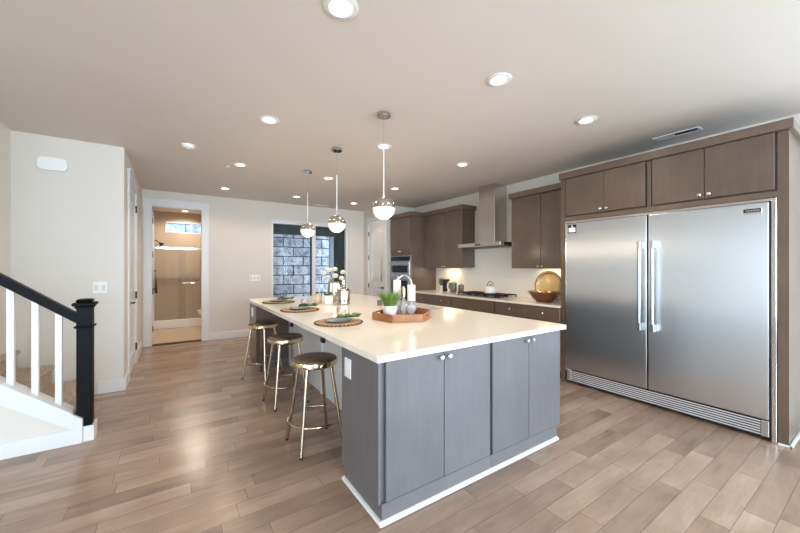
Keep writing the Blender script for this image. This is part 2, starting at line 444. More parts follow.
# ================================================================== THE ROOM
HC = 2.72
BWY = 7.27          # back wall plane
RWX = 4.53          # range wall plane
HX = -0.475         # hall wall plane
SWY = 4.865         # stair wall plane
struct('floor', B(-5.2, 4.65, -4.6, 7.30, -0.12, 0.0), 'floor')
struct('ceiling', B(-5.2, 4.65, -4.6, 10.1, HC, HC + 0.12), 'ceil')
# back wall with bathroom doorway and patio door openings
w = MB(); Y0, Y1 = BWY, BWY + 0.12
w.box(-0.60, -0.345, Y0, Y1, 0, HC).box(-0.345, 0.42, Y0, Y1, 2.455, HC).box(0.42, 1.66, Y0, Y1, 0, HC)
w.box(1.66, 3.40, Y0, Y1, 2.36, HC).box(1.66, 3.40, Y0, Y1, -0.1, 0.03).box(3.40, 4.65, Y0, Y1, 0, HC)
struct('wall_back', w, 'wall')
struct('wall_range', B(RWX, RWX + 0.12, 0.49, 6.20, 0, HC), 'wall')
w = MB().box(RWX, RWX + 0.12, -4.5, -3.05, 0, HC).box(RWX, RWX + 0.12, -0.75, 0.489, 0, HC).box(RWX, RWX + 0.12, -3.05, -0.75, 0, 0.4).box(RWX, RWX + 0.12, -3.05, -0.75, 2.6, HC)
struct('wall_side', w, 'wall')
w = MB()
xs = [(-5.2, -3.65), (-1.55, -0.45), (1.65, 2.15), (3.85, 4.65)]
for a, b in xs: w.box(a, b, -4.62, -4.5, 0, HC)
for a, b in ((-3.65, -1.55), (-0.45, 1.65), (2.15, 3.85)): w.box(a, b, -4.62, -4.5, 0, 0.4).box(a, b, -4.62, -4.5, 2.6, HC)
struct('wall_rear', w, 'wall')
struct('wall_living', MB().box(-5.2, -5.08, -4.5, -3.9, 0, HC).box(-5.2, -5.08, -0.7, 3.6, 0, HC).box(-5.2, -5.08, -3.9, -0.7, 2.42, HC), 'wall')
f = MB().box(-5.19, -5.10, -3.9, -0.7, 0.0, 0.06).box(-5.19, -5.10, -3.9, -0.7, 2.36, 2.42)
for yy in (-3.9, -2.83, -1.76, -0.76): f.box(-5.19, -5.10, yy, yy + 0.06, 0.06, 2.36)
struct('window_7', f, 'trim')
struct('wall_living_back', B(-5.08, -1.46, 3.6, 3.72, 0, HC), 'wall')
struct('wall_stair_end', B(-1.46, -1.34, 3.6, SWY + 0.12, 0, HC), 'wall')
struct('wall_stair', B(-1.34, HX, SWY, SWY + 0.12, 0, HC), 'wall')
w = MB().box(HX - 0.12, HX, SWY + 0.12, 5.27, 0, HC).box(HX - 0.12, HX, 5.27, 6.10, 2.44, HC).box(HX - 0.12, HX, 6.10, BWY, 0, HC)
struct('wall_hall', w, 'wall')
# pantry corner
w = MB().box(3.80, 3.90, 7.0, BWY, 0, HC).box(3.80, 3.90, 6.29, 7.0, 2.40, HC).box(3.80, 3.90, 6.22, 6.29, 0, HC)
w.box(3.90, RWX + 0.12, 6.205, 6.30, 0, HC)
struct('wall_pantry', w, 'wall')
# rear windows (behind the photographer, they let the daylight in)
for i, (a, b) in enumerate(((-3.65, -1.55), (-0.45, 1.65), (2.15, 3.85))):
    f = MB()
    f.box(a, b, -4.60, -4.52, 0.4, 0.46).box(a, b, -4.60, -4.52, 2.54, 2.6).box(a, a + 0.06, -4.60, -4.52, 0.46, 2.54).box(b - 0.06, b, -4.60, -4.52, 0.46, 2.54).box((a + b) / 2 - 0.03, (a + b) / 2 + 0.03, -4.60, -4.52, 0.46, 2.54)
    struct('window_%d' % (i + 2), f, 'trim')
f = MB(); a, b = -3.05, -0.75
f.box(4.55, 4.63, a, b, 0.4, 0.46).box(4.55, 4.63, a, b, 2.54, 2.6).box(4.55, 4.63, a, a + 0.06, 0.46, 2.54).box(4.55, 4.63, b - 0.06, b, 0.46, 2.54)
struct('window_5', f, 'trim')
# baseboards
def bb(name, *a): struct('baseboard_' + name, B(*a, bev=0.004), 'trim')
bb('back', 0.535, 1.66, BWY - 0.016, BWY, 0, 0.135)
bb('back_corner', 3.40, 3.80, BWY - 0.016, BWY, 0, 0.135)
bb('stair', -0.70, HX + 0.016, SWY - 0.016, SWY, 0, 0.135)
bb('hall', HX, HX + 0.016, SWY, 5.17, 0, 0.135)
bb('hall_far', HX, HX + 0.016, 6.20, BWY - 0.02, 0, 0.135)
bb('living', -5.08, -1.36, 3.584, 3.6, 0, 0.135)
bb('rear', -5.08, RWX, -4.5, -4.484, 0, 0.135)
bb('side', RWX - 0.016, RWX, -4.48, 0.45, 0, 0.135)

# ---- bathroom seen through the doorway
struct('floor_bathroom', B(-0.60, 1.5, 7.30, 10.1, -0.12, -0.002), 'bathfloor')
struct('wall_bathroom_west', B(-0.60, -0.44, 7.39, 10.1, 0, HC), 'tan')
struct('wall_bathroom_east', B(1.32, 1.44, 7.39, 10.1, 0, HC), 'tan')
w = MB().box(-0.44, 1.32, 9.95, 10.07, 0, 2.21).box(-0.44, 1.32, 9.95, 10.07, 2.49, HC).box(-0.44, -0.20, 9.95, 10.07, 2.21, 2.49).box(1.0, 1.32, 9.95, 10.07, 2.21, 2.49)
struct('wall_bathroom_back', w, 'tan')
f = MB().box(-0.20, 1.0, 9.94, 10.05, 2.21, 2.24).box(-0.20, 1.0, 9.94, 10.05, 2.455, 2.49).box(-0.20, -0.165, 9.94, 10.05, 2.24, 2.455).box(0.965, 1.0, 9.94, 10.05, 2.24, 2.455).box(0.33, 0.35, 9.96, 10.04, 2.24, 2.455)
wn = struct('window_1', f, 'trim')
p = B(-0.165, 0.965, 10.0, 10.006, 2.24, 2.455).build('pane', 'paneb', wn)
# lining of the bathroom side of the back wall, so that it is tan in there
struct('wall_bathroom_front', MB().box(-0.44, -0.36, 7.391, 7.40, 0, HC).box(0.45, 1.32, 7.391, 7.40, 0, HC).box(-0.36, 0.45, 7.391, 7.40, 2.5, HC), 'tan')

def casing(name, axis, plane, a0, a1, top, wdt, out, cap=True):
    """door casing on a wall: jamb boards and a head board with a cap"""
    m = MB(); p0, p1 = min(plane, plane + out), max(plane, plane + out)
    def bx(u0, u1, z0, z1, grow=0.0):
        q0, q1 = (p0 - grow, p1) if out < 0 else (p0, p1 + grow)
        if axis == 'x': m.box(u0, u1, q0, q1, z0, z1, bev=0.003)
        else: m.box(q0, q1, u0, u1, z0, z1, bev=0.003)
    bx(a0 - wdt, a0, 0, top); bx(a1, a1 + wdt, 0, top); bx(a0 - wdt - 0.008, a1 + wdt + 0.008, top, top + 0.105, 0.006)
    if cap: bx(a0 - wdt - 0.016, a1 + wdt + 0.016, top + 0.105, top + 0.122, 0.014)
    return struct(name, m, 'trim')

def panel_door(name, axis, plane, a0, a1, z1, thick, out, arch=True, label=None):
    """two-panel interior door with an arch-topped upper panel; out = side the face looks to (+1/-1)"""
    m = MB()
    f = plane + out * thick
    if axis == 'y': m.box(min(plane, f), max(plane, f), a0, a1, 0.012, z1, bev=0.002)
    else: m.box(a0, a1, min(plane, f), max(plane, f), 0.012, z1, bev=0.002)
    leaf_o = m.build(name, 'trim')
    leaf_o['kind'] = 'structure'
    if label: leaf_o['label'] = label
    wd = a1 - a0; st = 0.115
    def P(u, z, o=0.0): return (f + out * o, u, z) if axis == 'y' else (u, f + out * o, z)
    def outline(u0, u1, zb, zt, ar):
        pts = [(u0, zb), (u1, zb), (u1, zt)]
        if ar:
            for i in range(1, 12):
                t = i / 12; pts.append((u1 + (u0 - u1) * t, zt + ar * math.sin(PI * t)))
        pts.append((u0, zt)); return pts
    for zb, zt, ar in ((0.24, 0.86, 0), (1.06, z1 - 0.24, 0.10 if arch else 0)):
        for ins, rr in ((0.0, 0.010), (0.045, 0.006)):
            pts = outline(a0 + st + ins, a1 - st - ins, zb + ins, zt - ins * 0.6, ar)
            q = MB().tube([P(u, z) for u, z in pts], rr, 6, closed=True)
            q.build('panel_moulding', 'trim', leaf_o)
    return leaf_o
def lever(parent, p, n, along):
    p = Vector(p); n = Vector(n); al = Vector(along)
    m = MB().cyl(p, p + n * 0.012, 0.028, seg=16).cyl(p + n * 0.01, p + n * 0.05, 0.009, seg=8).tube([p + n * 0.047, p + n * 0.05 + al * 0.05, p + n * 0.047 + al * 0.11], 0.009, 8)
    return m.build('lever_handle', 'bronze', parent, 'dark bronze lever handle')
def hinge(parent, p, n, z):
    p = Vector(p)
    return MB().cyl((p.x, p.y, z - 0.05), (p.x, p.y, z + 0.05), 0.012, seg=8).build('hinge', 'bronze', parent, 'dark bronze hinge')

# bathroom doorway: casing on the kitchen side, open door folded into the bathroom
casing('trim_1', 'x', BWY, -0.335, 0.41, 2.455, 0.118, -0.02)
jl = MB().box(-0.345, -0.333, BWY, BWY + 0.12, 0, 2.455).box(0.408, 0.42, BWY, BWY + 0.12, 0, 2.455).box(-0.333, 0.408, BWY, BWY + 0.12, 2.443, 2.455)
struct('trim_2', jl, 'trim')
d1 = panel_door('door_1', 'y', -0.375, 7.42, 8.14, 2.43, 0.035, 1)
lever(d1, (-0.34, 8.07, 0.95), (1, 0, 0), (0, -1, 0))
for z in (0.28, 0.95, 1.6, 2.2): hinge(d1, (-0.332, 7.41, 0), None, z)
struct('trim_3', B(-0.335, 0.41, BWY + 0.01, BWY + 0.14, 0.0, 0.012), 'bronze', 'dark doorway threshold')
# hall door
casing('trim_4', 'y', HX, 5.27, 6.10, 2.44, 0.10, 0.02)
d2 = panel_door('door_2', 'y', HX - 0.04, 5.275, 6.095, 2.432, 0.043, 1)
lever(d2, (HX + 0.003, 5.35, 0.93), (1, 0, 0), (0, 1, 0))
for z in (0.25, 0.98, 2.2): hinge(d2, (HX + 0.012, 6.10, 0), None, z)
# pantry door
casing('trim_5', 'y', 3.80, 6.29, 7.0, 2.40, 0.09, -0.02)
d3 = panel_door('door_3', 'y', 3.84, 6.295, 6.995, 2.392, 0.038, -1)
lever(d3, (3.802, 6.37, 0.92), (-1, 0, 0), (0, 1, 0))
for z in (0.30, 0.95, 1.6, 2.15): hinge(d3, (3.79, 7.0, 0), None, z)

# sliding patio door (window) in the back wall
f = MB(); y0, y1 = BWY + 0.02, BWY + 0.10
f.box(1.66, 3.40, y0, y1, 2.29, 2.36).box(1.66, 3.40, y0, y1, 0.03, 0.09).box(1.66, 1.70, y0, y1, 0.09, 2.29).box(3.335, 3.40, y0, y1, 0.09, 2.29)
w6 = struct('window_6', f, 'trim')
B(1.655, 3.405, BWY - 0.006, BWY + 0.02, 2.35, 2.375).build('head_trim', 'trim', w6)
B(2.505, 2.525, y0 + 0.02, y1, 0.09, 2.29).build('gasket', 'black', w6, 'dark gasket strip')
B(2.525, 2.605, y0 - 0.005, y1 - 0.03, 0.09, 2.29, bev=0.004).build('meeting_stile', 'trim', w6)
B(1.70, 2.51, y0 + 0.055, y0 + 0.06, 0.09, 2.29).build('pane', 'pane', w6)
B(2.60, 3.335, y0 + 0.03, y0 + 0.035, 0.09, 2.29).build('pane', 'pane', w6)
# what stands outside it
struct('floor_patio', B(1.45, 5.2, 7.42, 9.0, -0.3, -0.03), 'concrete')
struct('wall_outside', B(0.9 + 0.55, 5.6, 8.62, 9.0, -0.3, 2.75), 'stone')
struct('trim_6', B(1.46, 3.9, 7.42, 7.62, 2.10, 2.45), 'porch', 'dark porch beam outside the patio door')
struct('wall_outside_bathroom', B(-1.2, 1.42, 11.3, 11.6, -0.3, 3.6), 'stone')
struct('wall_porch', B(3.22, 3.9, 7.42, 7.80, -0.03, 2.10), 'porch')
struct('trim_7', B(3.10, 3.19, 7.66, 7.75, -0.03, 2.10), 'porchw', 'pale post outside the patio door')
# lamp reflected / hung under the porch beam is left out

# ================================================================== STAIRS
st = thing('staircase', 'carpeted stair flight with white stringer rising behind the black newel post', 'stairs', (-0.95, 4.2, 0))
RI, RU = 0.188, 0.24
X0s = -0.815
for i in range(3):
    xa = X0s - RU * i; xb = xa - RU - (0.0 if i < 2 else 0.0)
    zt = RI * (i + 1)
    m = MB()
    prof = [(xb - 0.02 if i < 2 else -1.338, 0.0), (xa, 0.0), (xa, zt - 0.045), (xa + 0.022, zt - 0.035), (xa + 0.028, zt - 0.015), (xa + 0.018, zt), (xb - 0.02 if i < 2 else -1.338, zt)]
    m.prism(prof, 3.722, SWY - 0.018, axis='y'); m.build('step', 'carpet', st)
sl = 0.80
def stz(x): return 0.186 + sl * (-0.605 - x)
XL = -1.335
MB().prism([(XL, 0), (-0.66, 0), (-0.66, stz(-0.66)), (XL, stz(XL))], 3.602, 3.72, axis='y').build('stringer', 'wall', st, 'pale stringer wall')
MB().prism([(XL, stz(XL)), (-0.605, stz(-0.605)), (-0.605, 0.02), (-0.62, 0.02), (-0.625, stz(-0.605) - 0.10), (XL, stz(XL) - 0.155)], 3.583, 3.6015, axis='y').build('skirt_board', 'trim', st)
B(XL, -0.6055, 3.582, 3.602, 0, 0.118, bev=0.003).build('base_board', 'trim', st)
MB().prism([(XL, stz(XL) + 0.012), (-0.668, stz(-0.668) + 0.012), (-0.668, stz(-0.668) + 0.0005), (XL, stz(XL))], 3.578, 3.725, axis='y').build('stringer_cap', 'trim', st)
MB().prism([(-0.66, 0), (-0.605, 0), (-0.605, stz(-0.605)), (-0.66, stz(-0.66))], 3.602, 3.611, axis='y').box(-0.6045, -0.538, 3.598, 3.611, 0, 0.118).box(-0.552, -0.538, 3.6115, 3.735, 0, 0.118).box(-0.65, -0.5525, 3.7105, 3.735, 0, 0.118).build('plinth', 'trim', st)

rl = thing('stair_railing', 'black handrail and newel post with white square balusters on the stair', 'railing', (-0.615, 3.66, 0))
NX0, NX1, NY0, NY1 = -0.646, -0.553, 3.6125, 3.7095
m = MB().box(NX0, NX1, NY0, NY1, 0.001, 1.07, bev=0.003)
np_ = m.build('newel_post', 'blackp', rl)
B(NX0 - 0.014, NX1 + 0.014, NY0 - 0.014, NY1 + 0.014, 0.895, 0.917, bev=0.008).build('collar', 'blackp', np_)
m = MB().box(NX0 - 0.010, NX1 + 0.010, NY0 - 0.010, NY1 + 0.010, 1.052, 1.07, bev=0.006).box(NX0 - 0.024, NX1 + 0.024, NY0 - 0.024, NY1 + 0.024, 1.07, 1.098, bev=0.008)
m.box(NX0 - 0.006, NX1 + 0.006, NY0 - 0.006, NY1 + 0.006, 1.098, 1.124, bev=0.012)
m.build('cap', 'blackp', np_)
def rz(x): return 1.02 + 0.775 * (-0.655 - x)      # top of the handrail
yc = 3.66
m = MB(); xa, xb = NX0, -1.338
def railprof(dz0, dz1, hw):
    pts = [(xa, rz(xa) + dz1), (xb, rz(xb) + dz1), (xb, rz(xb) + dz0), (xa, rz(xa) + dz0)]
    m.prism(pts, yc - hw, yc + hw, axis='y')
railprof(-0.045, 0.0, 0.030); railprof(-0.082, -0.045, 0.022)
m.build('handrail', 'blackp', rl)
for k in range(5):
    x = -0.752 - 0.127 * k
    if x - 0.02 < -1.33: break
    m = MB(); h = 0.0185
    m.prism([(x - h, stz(x - h) + 0.012), (x + h, stz(x + h) + 0.012), (x + h, rz(x + h) - 0.082), (x - h, rz(x - h) - 0.082)], yc - h, yc + h, axis='y')
    m.build('baluster', 'trim', rl, 'white square baluster')

# ================================================================== KITCHEN ISLAND
def knob(parent, p, n):
    p = Vector(p); n = Vector(n)
    m = MB(); m.cyl(p, p + n * 0.014, 0.006, 0.005, 10)
    u, w_ = ortho(n)
    rot = Matrix((u, w_, n)).transposed().to_4x4()
    m.lathe([(0, 0), (0.009, 0.0), (0.015, 0.006), (0.0155, 0.011), (0.011, 0.016), (0, 0.018)], (0, 0, 0), 16, Matrix.Translation(p + n * 0.012) @ rot)
    return m.build('knob', 'nickel', parent, 'round satin nickel knob')

def island_unit(x0, x1, seam, label, side=None):
    t = thing('island_cabinet', label, 'cabinet', ((x0 + x1) / 2, 1.8, 0), 'island end cabinets')
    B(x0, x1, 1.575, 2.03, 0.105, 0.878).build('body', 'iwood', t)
    B(x0 - (0.003 if side else 0), x1 - (0.0 if side else 0.045), 1.557, 2.0, 0.0, 0.104).build('toe_kick', 'iwoody', t)
    for a, b, k in ((x0 + (0.022 if side else 0.012), seam - 0.002, 1), (seam + 0.002, x1 - (0.012 if side else 0.0), -1)):
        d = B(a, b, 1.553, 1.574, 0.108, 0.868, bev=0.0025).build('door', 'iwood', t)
        kx = (b - 0.030) if k == 1 else (a + 0.030)
        knob(d, (kx, 1.553, 0.838), (0, -1, 0))
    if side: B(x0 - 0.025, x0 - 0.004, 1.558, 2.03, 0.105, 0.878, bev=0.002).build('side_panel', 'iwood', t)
    return t
island_unit(0.925, 1.780, 1.360, 'grey two-door island end cabinet at the corner with the outlet plate', True)
island_unit(1.783, 2.600, 2.190, 'grey two-door island end cabinet on the side facing the refrigerator')
ib = thing('kitchen_island', 'long kitchen island body with white knee wall and dark far end block behind the stools', 'island', (1.95, 3.7, 0))
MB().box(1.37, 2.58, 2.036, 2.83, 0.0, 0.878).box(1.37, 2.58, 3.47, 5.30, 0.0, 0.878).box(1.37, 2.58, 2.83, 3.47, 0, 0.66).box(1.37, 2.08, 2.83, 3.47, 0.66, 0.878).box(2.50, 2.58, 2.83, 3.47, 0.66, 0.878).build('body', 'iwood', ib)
B(1.335, 1.369, 2.036, 4.828, 0.0, 0.878).build('knee_wall', 'trim', ib, 'white knee wall')
B(1.322, 1.334, 3.505, 3.565, 0.0, 0.60, bev=0.002).build('seam_batten', 'trim', ib)
B(0.905, 1.369, 4.832, 5.30, 0.10, 0.878).build('end_block', 'wood', ib, 'dark stained end block')
B(0.925, 1.369, 4.85, 5.28, 0.0, 0.10).build('toe_kick', 'iwoody', ib)
# white shoe moulding round the near end
m = MB()
def quarter(axis, p0, a0, a1, sgn):
    """quarter-round strip: p0 = wall plane, grows to sgn side"""
    pts = [(p0, 0.0)] + [(p0 + sgn * 0.019 * math.cos(t * PI / 10), 0.019 * math.sin(t * PI / 10)) for t in range(6)]
    if axis == 'x': m.prism([(p[0], p[1]) for p in pts], a0, a1, axis='x')
    else: m.prism([(p[0], p[1]) for p in pts], a0, a1, axis='y')
quarter('x', 1.556, 0.902, 2.556, -1)
quarter('y', 0.921, 1.556, 2.035, -1)
struct('trim_8', m, 'trim', 'white shoe moulding round the island end')

# countertop with sink cut-out
sx0, sx1, sy0, sy1 = 2.12, 2.48, 2.85, 3.45
cx0, cx1, cy0, cy1 = 0.872, 2.626, 1.517, 5.345
m = MB()
xsn = [cx0, sx0, sx1, cx1]; ysn = [cy0, sy0, sy1, cy1]
grid = {}
for zi, z in ((0, 0.880), (1, 0.915)):
    for i, x in enumerate(xsn):
        for j, y in enumerate(ysn): grid[i, j, zi] = m.bm.verts.new((x, y, z))
for i in range(3):
    for j in range(3):
        if (i, j) == (1, 1): continue
        m.bm.faces.new([grid[i, j, 1], grid[i + 1, j, 1], grid[i + 1, j + 1, 1], grid[i, j + 1, 1]])
        m.bm.faces.new([grid[i, j, 0], grid[i, j + 1, 0], grid[i + 1, j + 1, 0], grid[i + 1, j, 0]])
def side(a, b): m.bm.faces.new([grid[a + (0,)], grid[b + (0,)], grid[b + (1,)], grid[a + (1,)]])
for k in range(3): side((k, 0), (k + 1, 0)); side((3, k), (3, k + 1)); side((3 - k, 3), (2 - k, 3)); side((0, 3 - k), (0, 2 - k))
side((1, 2), (2, 2)); side((2, 2), (2, 1)); side((2, 1), (1, 1)); side((1, 1), (1, 2))
bmesh.ops.recalc_face_normals(m.bm, faces=m.bm.faces[:])
tag(m.build('island_countertop', 'quartz'), 'long white quartz island countertop with place settings and tray', 'countertop')
sk = thing('sink', 'undermount steel sink sunk into the island countertop', 'sink', (2.29, 3.15, 0.879))
m = MB(); zb = 0.885 - 0.005
m.box(sx0 - 0.006, sx0 + 0.002, sy0 - 0.006, sy1 + 0.006, zb - 0.19, 0.8795).box(sx1 - 0.002, sx1 + 0.006, sy0 - 0.006, sy1 + 0.006, zb - 0.19, 0.8795)
m.box(sx0, sx1, sy0 - 0.006, sy0 + 0.002, zb - 0.19, 0.8795).box(sx0, sx1, sy1 - 0.002, sy1 + 0.006, zb - 0.19, 0.8795).box(sx0, sx1, sy0, sy1, zb - 0.195, zb - 0.19)
m.build('basin', 'steelv', sk)
MB().cyl((2.29, 3.15, zb - 0.19), (2.29, 3.15, zb - 0.185), 0.045, seg=20).build('drain', 'chrome', sk)
FX, FY = 2.05, 3.148
fc = thing('faucet', 'tall arched chrome faucet beside the island sink', 'faucet', (FX, FY, 0.916))
MB().cyl((FX, FY, 0.916), (FX, FY, 0.935), 0.028, seg=20).cyl((FX, FY, 0.93), (FX, FY, 1.02), 0.017, seg=16).build('base', 'chrome', fc)
pts = [(FX, FY, 1.0), (FX, FY, 1.18)] + [(FX + 0.105 - 0.105 * math.cos(t * PI / 12), FY, 1.18 + 0.105 * math.sin(t * PI / 12)) for t in range(1, 13)]
MB().tube(pts, 0.012, 12).build('spout', 'chrome', fc)
MB().cyl((FX + 0.21, FY, 1.185), (FX + 0.21, FY, 1.10), 0.015, 0.018, 14).build('spray_head', 'chrome', fc)
MB().tube([(FX, FY - 0.018, 0.97), (FX, FY - 0.045, 0.975), (FX, FY - 0.09, 1.0)], 0.006, 8).build('lever', 'chrome', fc)

def plate_y(name, label, cat, x, y0, y1, z0, z1, sgn, kind):
    """wall plate on a plane x=const; kind outlet / switch"""
    t = thing(name, label, cat, (x, (y0 + y1) / 2, (z0 + z1) / 2))
    a, b = sorted((x + sgn * 0.0005, x + sgn * 0.007))
    p = B(a, b, y0, y1, z0, z1, bev=0.002).build('plate', 'white', t)
    cz = (z0 + z1) / 2; cyy = (y0 + y1) / 2
    for s in (-1, 1):
        c, d = sorted((x + sgn * 0.007, x + sgn * 0.0095))
        B(c, d, cyy - 0.017, cyy + 0.017, cz + s * 0.022 - 0.014, cz + s * 0.022 + 0.014, bev=0.001).build('socket', 'white', t)
    return t
plate_y('outlet_plate', 'white outlet plate on the near grey island side panel', 'outlet', 0.900, 1.885, 1.972, 0.69, 0.81, -1, 'outlet')
plate_y('outlet_plate', 'white outlet plate on the far dark island end beyond the stools', 'outlet', 0.905, 5.03, 5.13, 0.69, 0.81, -1, 'outlet')
for yy, lb in ((3.46, 'small black outlet box on the white knee wall between the two nearer stools'), (4.63, 'small black outlet box on the white knee wall by the dark end block')):
    t = thing('outlet_box', lb, 'outlet', (1.334, yy, 0.61))
    B(1.300, 1.333, yy - 0.035, yy + 0.035, 0.57, 0.65, bev=0.004).build('box', 'black', t)
    MB().cyl((1.30, yy, 0.61), (1.292, yy, 0.61), 0.016, seg=12).build('socket', 'grey', t)

# ================================================================== RANGE WALL CABINETS
def doorx(parent, x, y0, y1, z0, z1, kn=None, th=0.02, mat='wood'):
    d = B(x - th, x, y0, y1, z0, z1, bev=0.0025).build('door', mat, parent)
    if kn: knob(d, (x - th, kn[0], kn[1]), (-1, 0, 0))
    return d
CF = 3.90
# base cabinets
def base_unit(y0, y1, label, drawers, kn=True):
    t = thing('base_cabinet', label, 'cabinet', (4.2, (y0 + y1) / 2, 0), 'base cabinets along the range wall')
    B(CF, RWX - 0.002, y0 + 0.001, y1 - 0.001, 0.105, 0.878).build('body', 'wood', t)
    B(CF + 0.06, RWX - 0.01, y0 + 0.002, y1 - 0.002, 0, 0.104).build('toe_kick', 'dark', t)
    n = len(drawers) - 1
    for a, b in zip(drawers, drawers[1:]):
        d = B(CF - 0.02, CF - 0.001, a + 0.004, b - 0.004, 0.705, 0.868, bev=0.0025).build('drawer', 'woody', t)
        if kn: knob(d, (CF - 0.02, (a + b) / 2 - 0.02, 0.795), (-1, 0, 0))
        dd = B(CF - 0.02, CF - 0.001, a + 0.004, b - 0.004, 0.112, 0.697, bev=0.0025).build('door', 'wood', t)
        knob(dd, (CF - 0.02, b - 0.04, 0.66), (-1, 0, 0))
    return t
base_unit(2.322, 3.335, 'taupe base cabinet under the wooden bowl, next to the refrigerator', [2.322, 2.812, 3.325])
base_unit(3.338, 4.258, 'taupe base cabinet with a knobless front under the cooktop', [3.348, 4.256], False)
base_unit(4.261, 5.424, 'taupe base cabinet under the grey canisters, next to the oven tower', [4.262, 4.760, 5.422])
tag(B(3.866, RWX - 0.001, 2.324, 5.424, 0.880, 0.908, bev=0.003).build('range_countertop', 'quartz'), 'white quartz countertop along the range wall holding the cooktop', 'countertop')
tag(MB().prism([(2.324, 0.909), (5.424, 0.909), (5.424, 1.358), (4.33, 1.358), (4.33, 1.70), (3.285, 1.70), (3.285, 1.358), (2.324, 1.358)], RWX - 0.010, RWX - 0.0005, axis='x').build('backsplash', 'bsplash'), 'pale plain backsplash on the range wall behind the cooktop', 'backsplash')

def crown(t, x, y0, y1, z0, z1, near=True, far=True):
    m = MB().prism([(x, z0), (x - 0.045, z1 - 0.012), (x - 0.045, z1), (RWX - 0.002, z1), (RWX - 0.002, z0)][::-1], y0, y1, axis='y')
    return m
def upper(y0, y1, seam, label, ext0, ext1):
    t = thing('upper_cabinet', label, 'cabinet', (4.37, (y0 + y1) / 2, 1.37), 'upper cabinets on the range wall')
    B(4.222, RWX - 0.002, y0, y1, 1.376, 2.40).build('body', 'wood', t)
    doorx(t, 4.22, y0 + 0.002, seam - 0.004, 1.360, 2.398, (seam - 0.03, 1.39))
    doorx(t, 4.22, seam + 0.004, y1 - 0.002, 1.360, 2.398, (seam + 0.03, 1.39))
    B(4.165, RWX - 0.002, max(2.327, y0 - ext0), y1 + ext1, 2.401, 2.478, bev=0.004).build('crown', 'woody', t)
    s = B(4.36, 4.42, (y0 + y1) / 2 - 0.10, (y0 + y1) / 2 + 0.10, 1.370, 1.3755).build('light_strip', 'glow', t, 'glowing strip under the cabinet')
    l = bpy.data.lights.new('undercabinet_light', 'AREA'); l.shape = 'RECTANGLE'; l.size = 0.06; l.size_y = 0.3; l.energy = 2.4; l.color = (1, 0.80, 0.52)
    lo = bpy.data.objects.new('undercabinet_light', l); COL.objects.link(lo); lo.parent = t
    lo.location = (4.39 - 4.37, 0, -0.004); 
    return t
upper(4.335, 5.424, 4.803, 'two-door taupe upper cabinet between the oven tower and the range hood', 0.045, -0.032)
upper(2.324, 3.278, 2.795, 'two-door taupe upper cabinet between the range hood and the refrigerator', 0.0, 0.03)

# oven tower
tw = thing('oven_tower', 'tall taupe oven tower cabinet next to the pantry door', 'cabinet', (4.2, 5.81, 0))
m = MB().box(CF, RWX - 0.002, 5.43, 5.45, 0, 2.40).box(CF, RWX - 0.002, 6.18, 6.20, 0, 2.40).box(CF, RWX - 0.002, 5.45, 6.18, 2.38, 2.40).box(CF, RWX - 0.002, 5.45, 6.18, 1.615, 1.66).box(CF, RWX - 0.002, 5.45, 6.18, 0.50, 0.53).box(RWX - 0.02, RWX - 0.002, 5.45, 6.18, 0.0, 2.38)
m.box(CF, RWX - 0.02, 5.451, 6.179, 1.662, 2.379).box(CF, RWX - 0.02, 5.451, 6.179, 0.10, 0.499)
m.build('body', 'wood', tw)
doorx(tw, CF - 0.001, 5.448, 5.810, 1.668, 2.378, (5.785, 1.70)); doorx(tw, CF - 0.001, 5.818, 6.182, 1.668, 2.378, (5.843, 1.70))
doorx(tw, CF - 0.001, 5.448, 6.182, 0.11, 0.495, (5.815, 0.44))
B(3.855, RWX - 0.002, 5.426 - 0.03, 6.202, 2.401, 2.478, bev=0.004).build('crown', 'woody', tw)
ov = thing('wall_oven', 'stainless double wall oven built into the taupe tower', 'oven', (4.1, 5.815, 0.54))
B(CF - 0.012, 4.45, 5.452, 6.178, 0.535, 1.61).build('body', 'steelv', ov)
B(CF - 0.020, CF - 0.0125, 5.462, 6.168, 1.505, 1.595, bev=0.002).build('control_panel', 'oglass', ov, 'black glass control panel')
for z0, z1 in ((1.215, 1.495), (0.60, 1.19)):
    d = B(CF - 0.035, CF - 0.0125, 5.458, 6.172, z0, z1, bev=0.003).build('oven_door', 'steelv', ov)
    B(CF - 0.037, CF - 0.035, 5.52, 6.11, z0 + 0.05, z1 - 0.085).build('oven_window', 'oglass', d, 'black glass oven window')
    MB().tube([(CF - 0.035, 5.50, z1 - 0.04), (CF - 0.08, 5.50, z1 - 0.04), (CF - 0.08, 6.13, z1 - 0.04), (CF - 0.035, 6.13, z1 - 0.04)], 0.012, 10).build('oven_handle', 'steelp', d)

# range hood
hd = thing('range_hood', 'stainless chimney range hood above the cooktop', 'range hood', (4.3, 3.79, 1.70))
m = MB().box(4.03, RWX - 0.002, 3.348, 4.244, 1.705, 1.765, bev=0.002)
m.build('canopy', 'steelv', hd)
B(4.10, 4.46, 3.357, 4.236, 1.697, 1.7045).build('filter', 'grey', hd, 'grey mesh filter under the canopy')
B(4.23, RWX - 0.002, 3.625, 3.955, 1.766, HC - 0.001, bev=0.002).build('chimney', 'steelv', hd)
MB().box(4.028, 4.0305, 3.74, 3.86, 1.722, 1.748).build('control_strip', 'grey', hd)

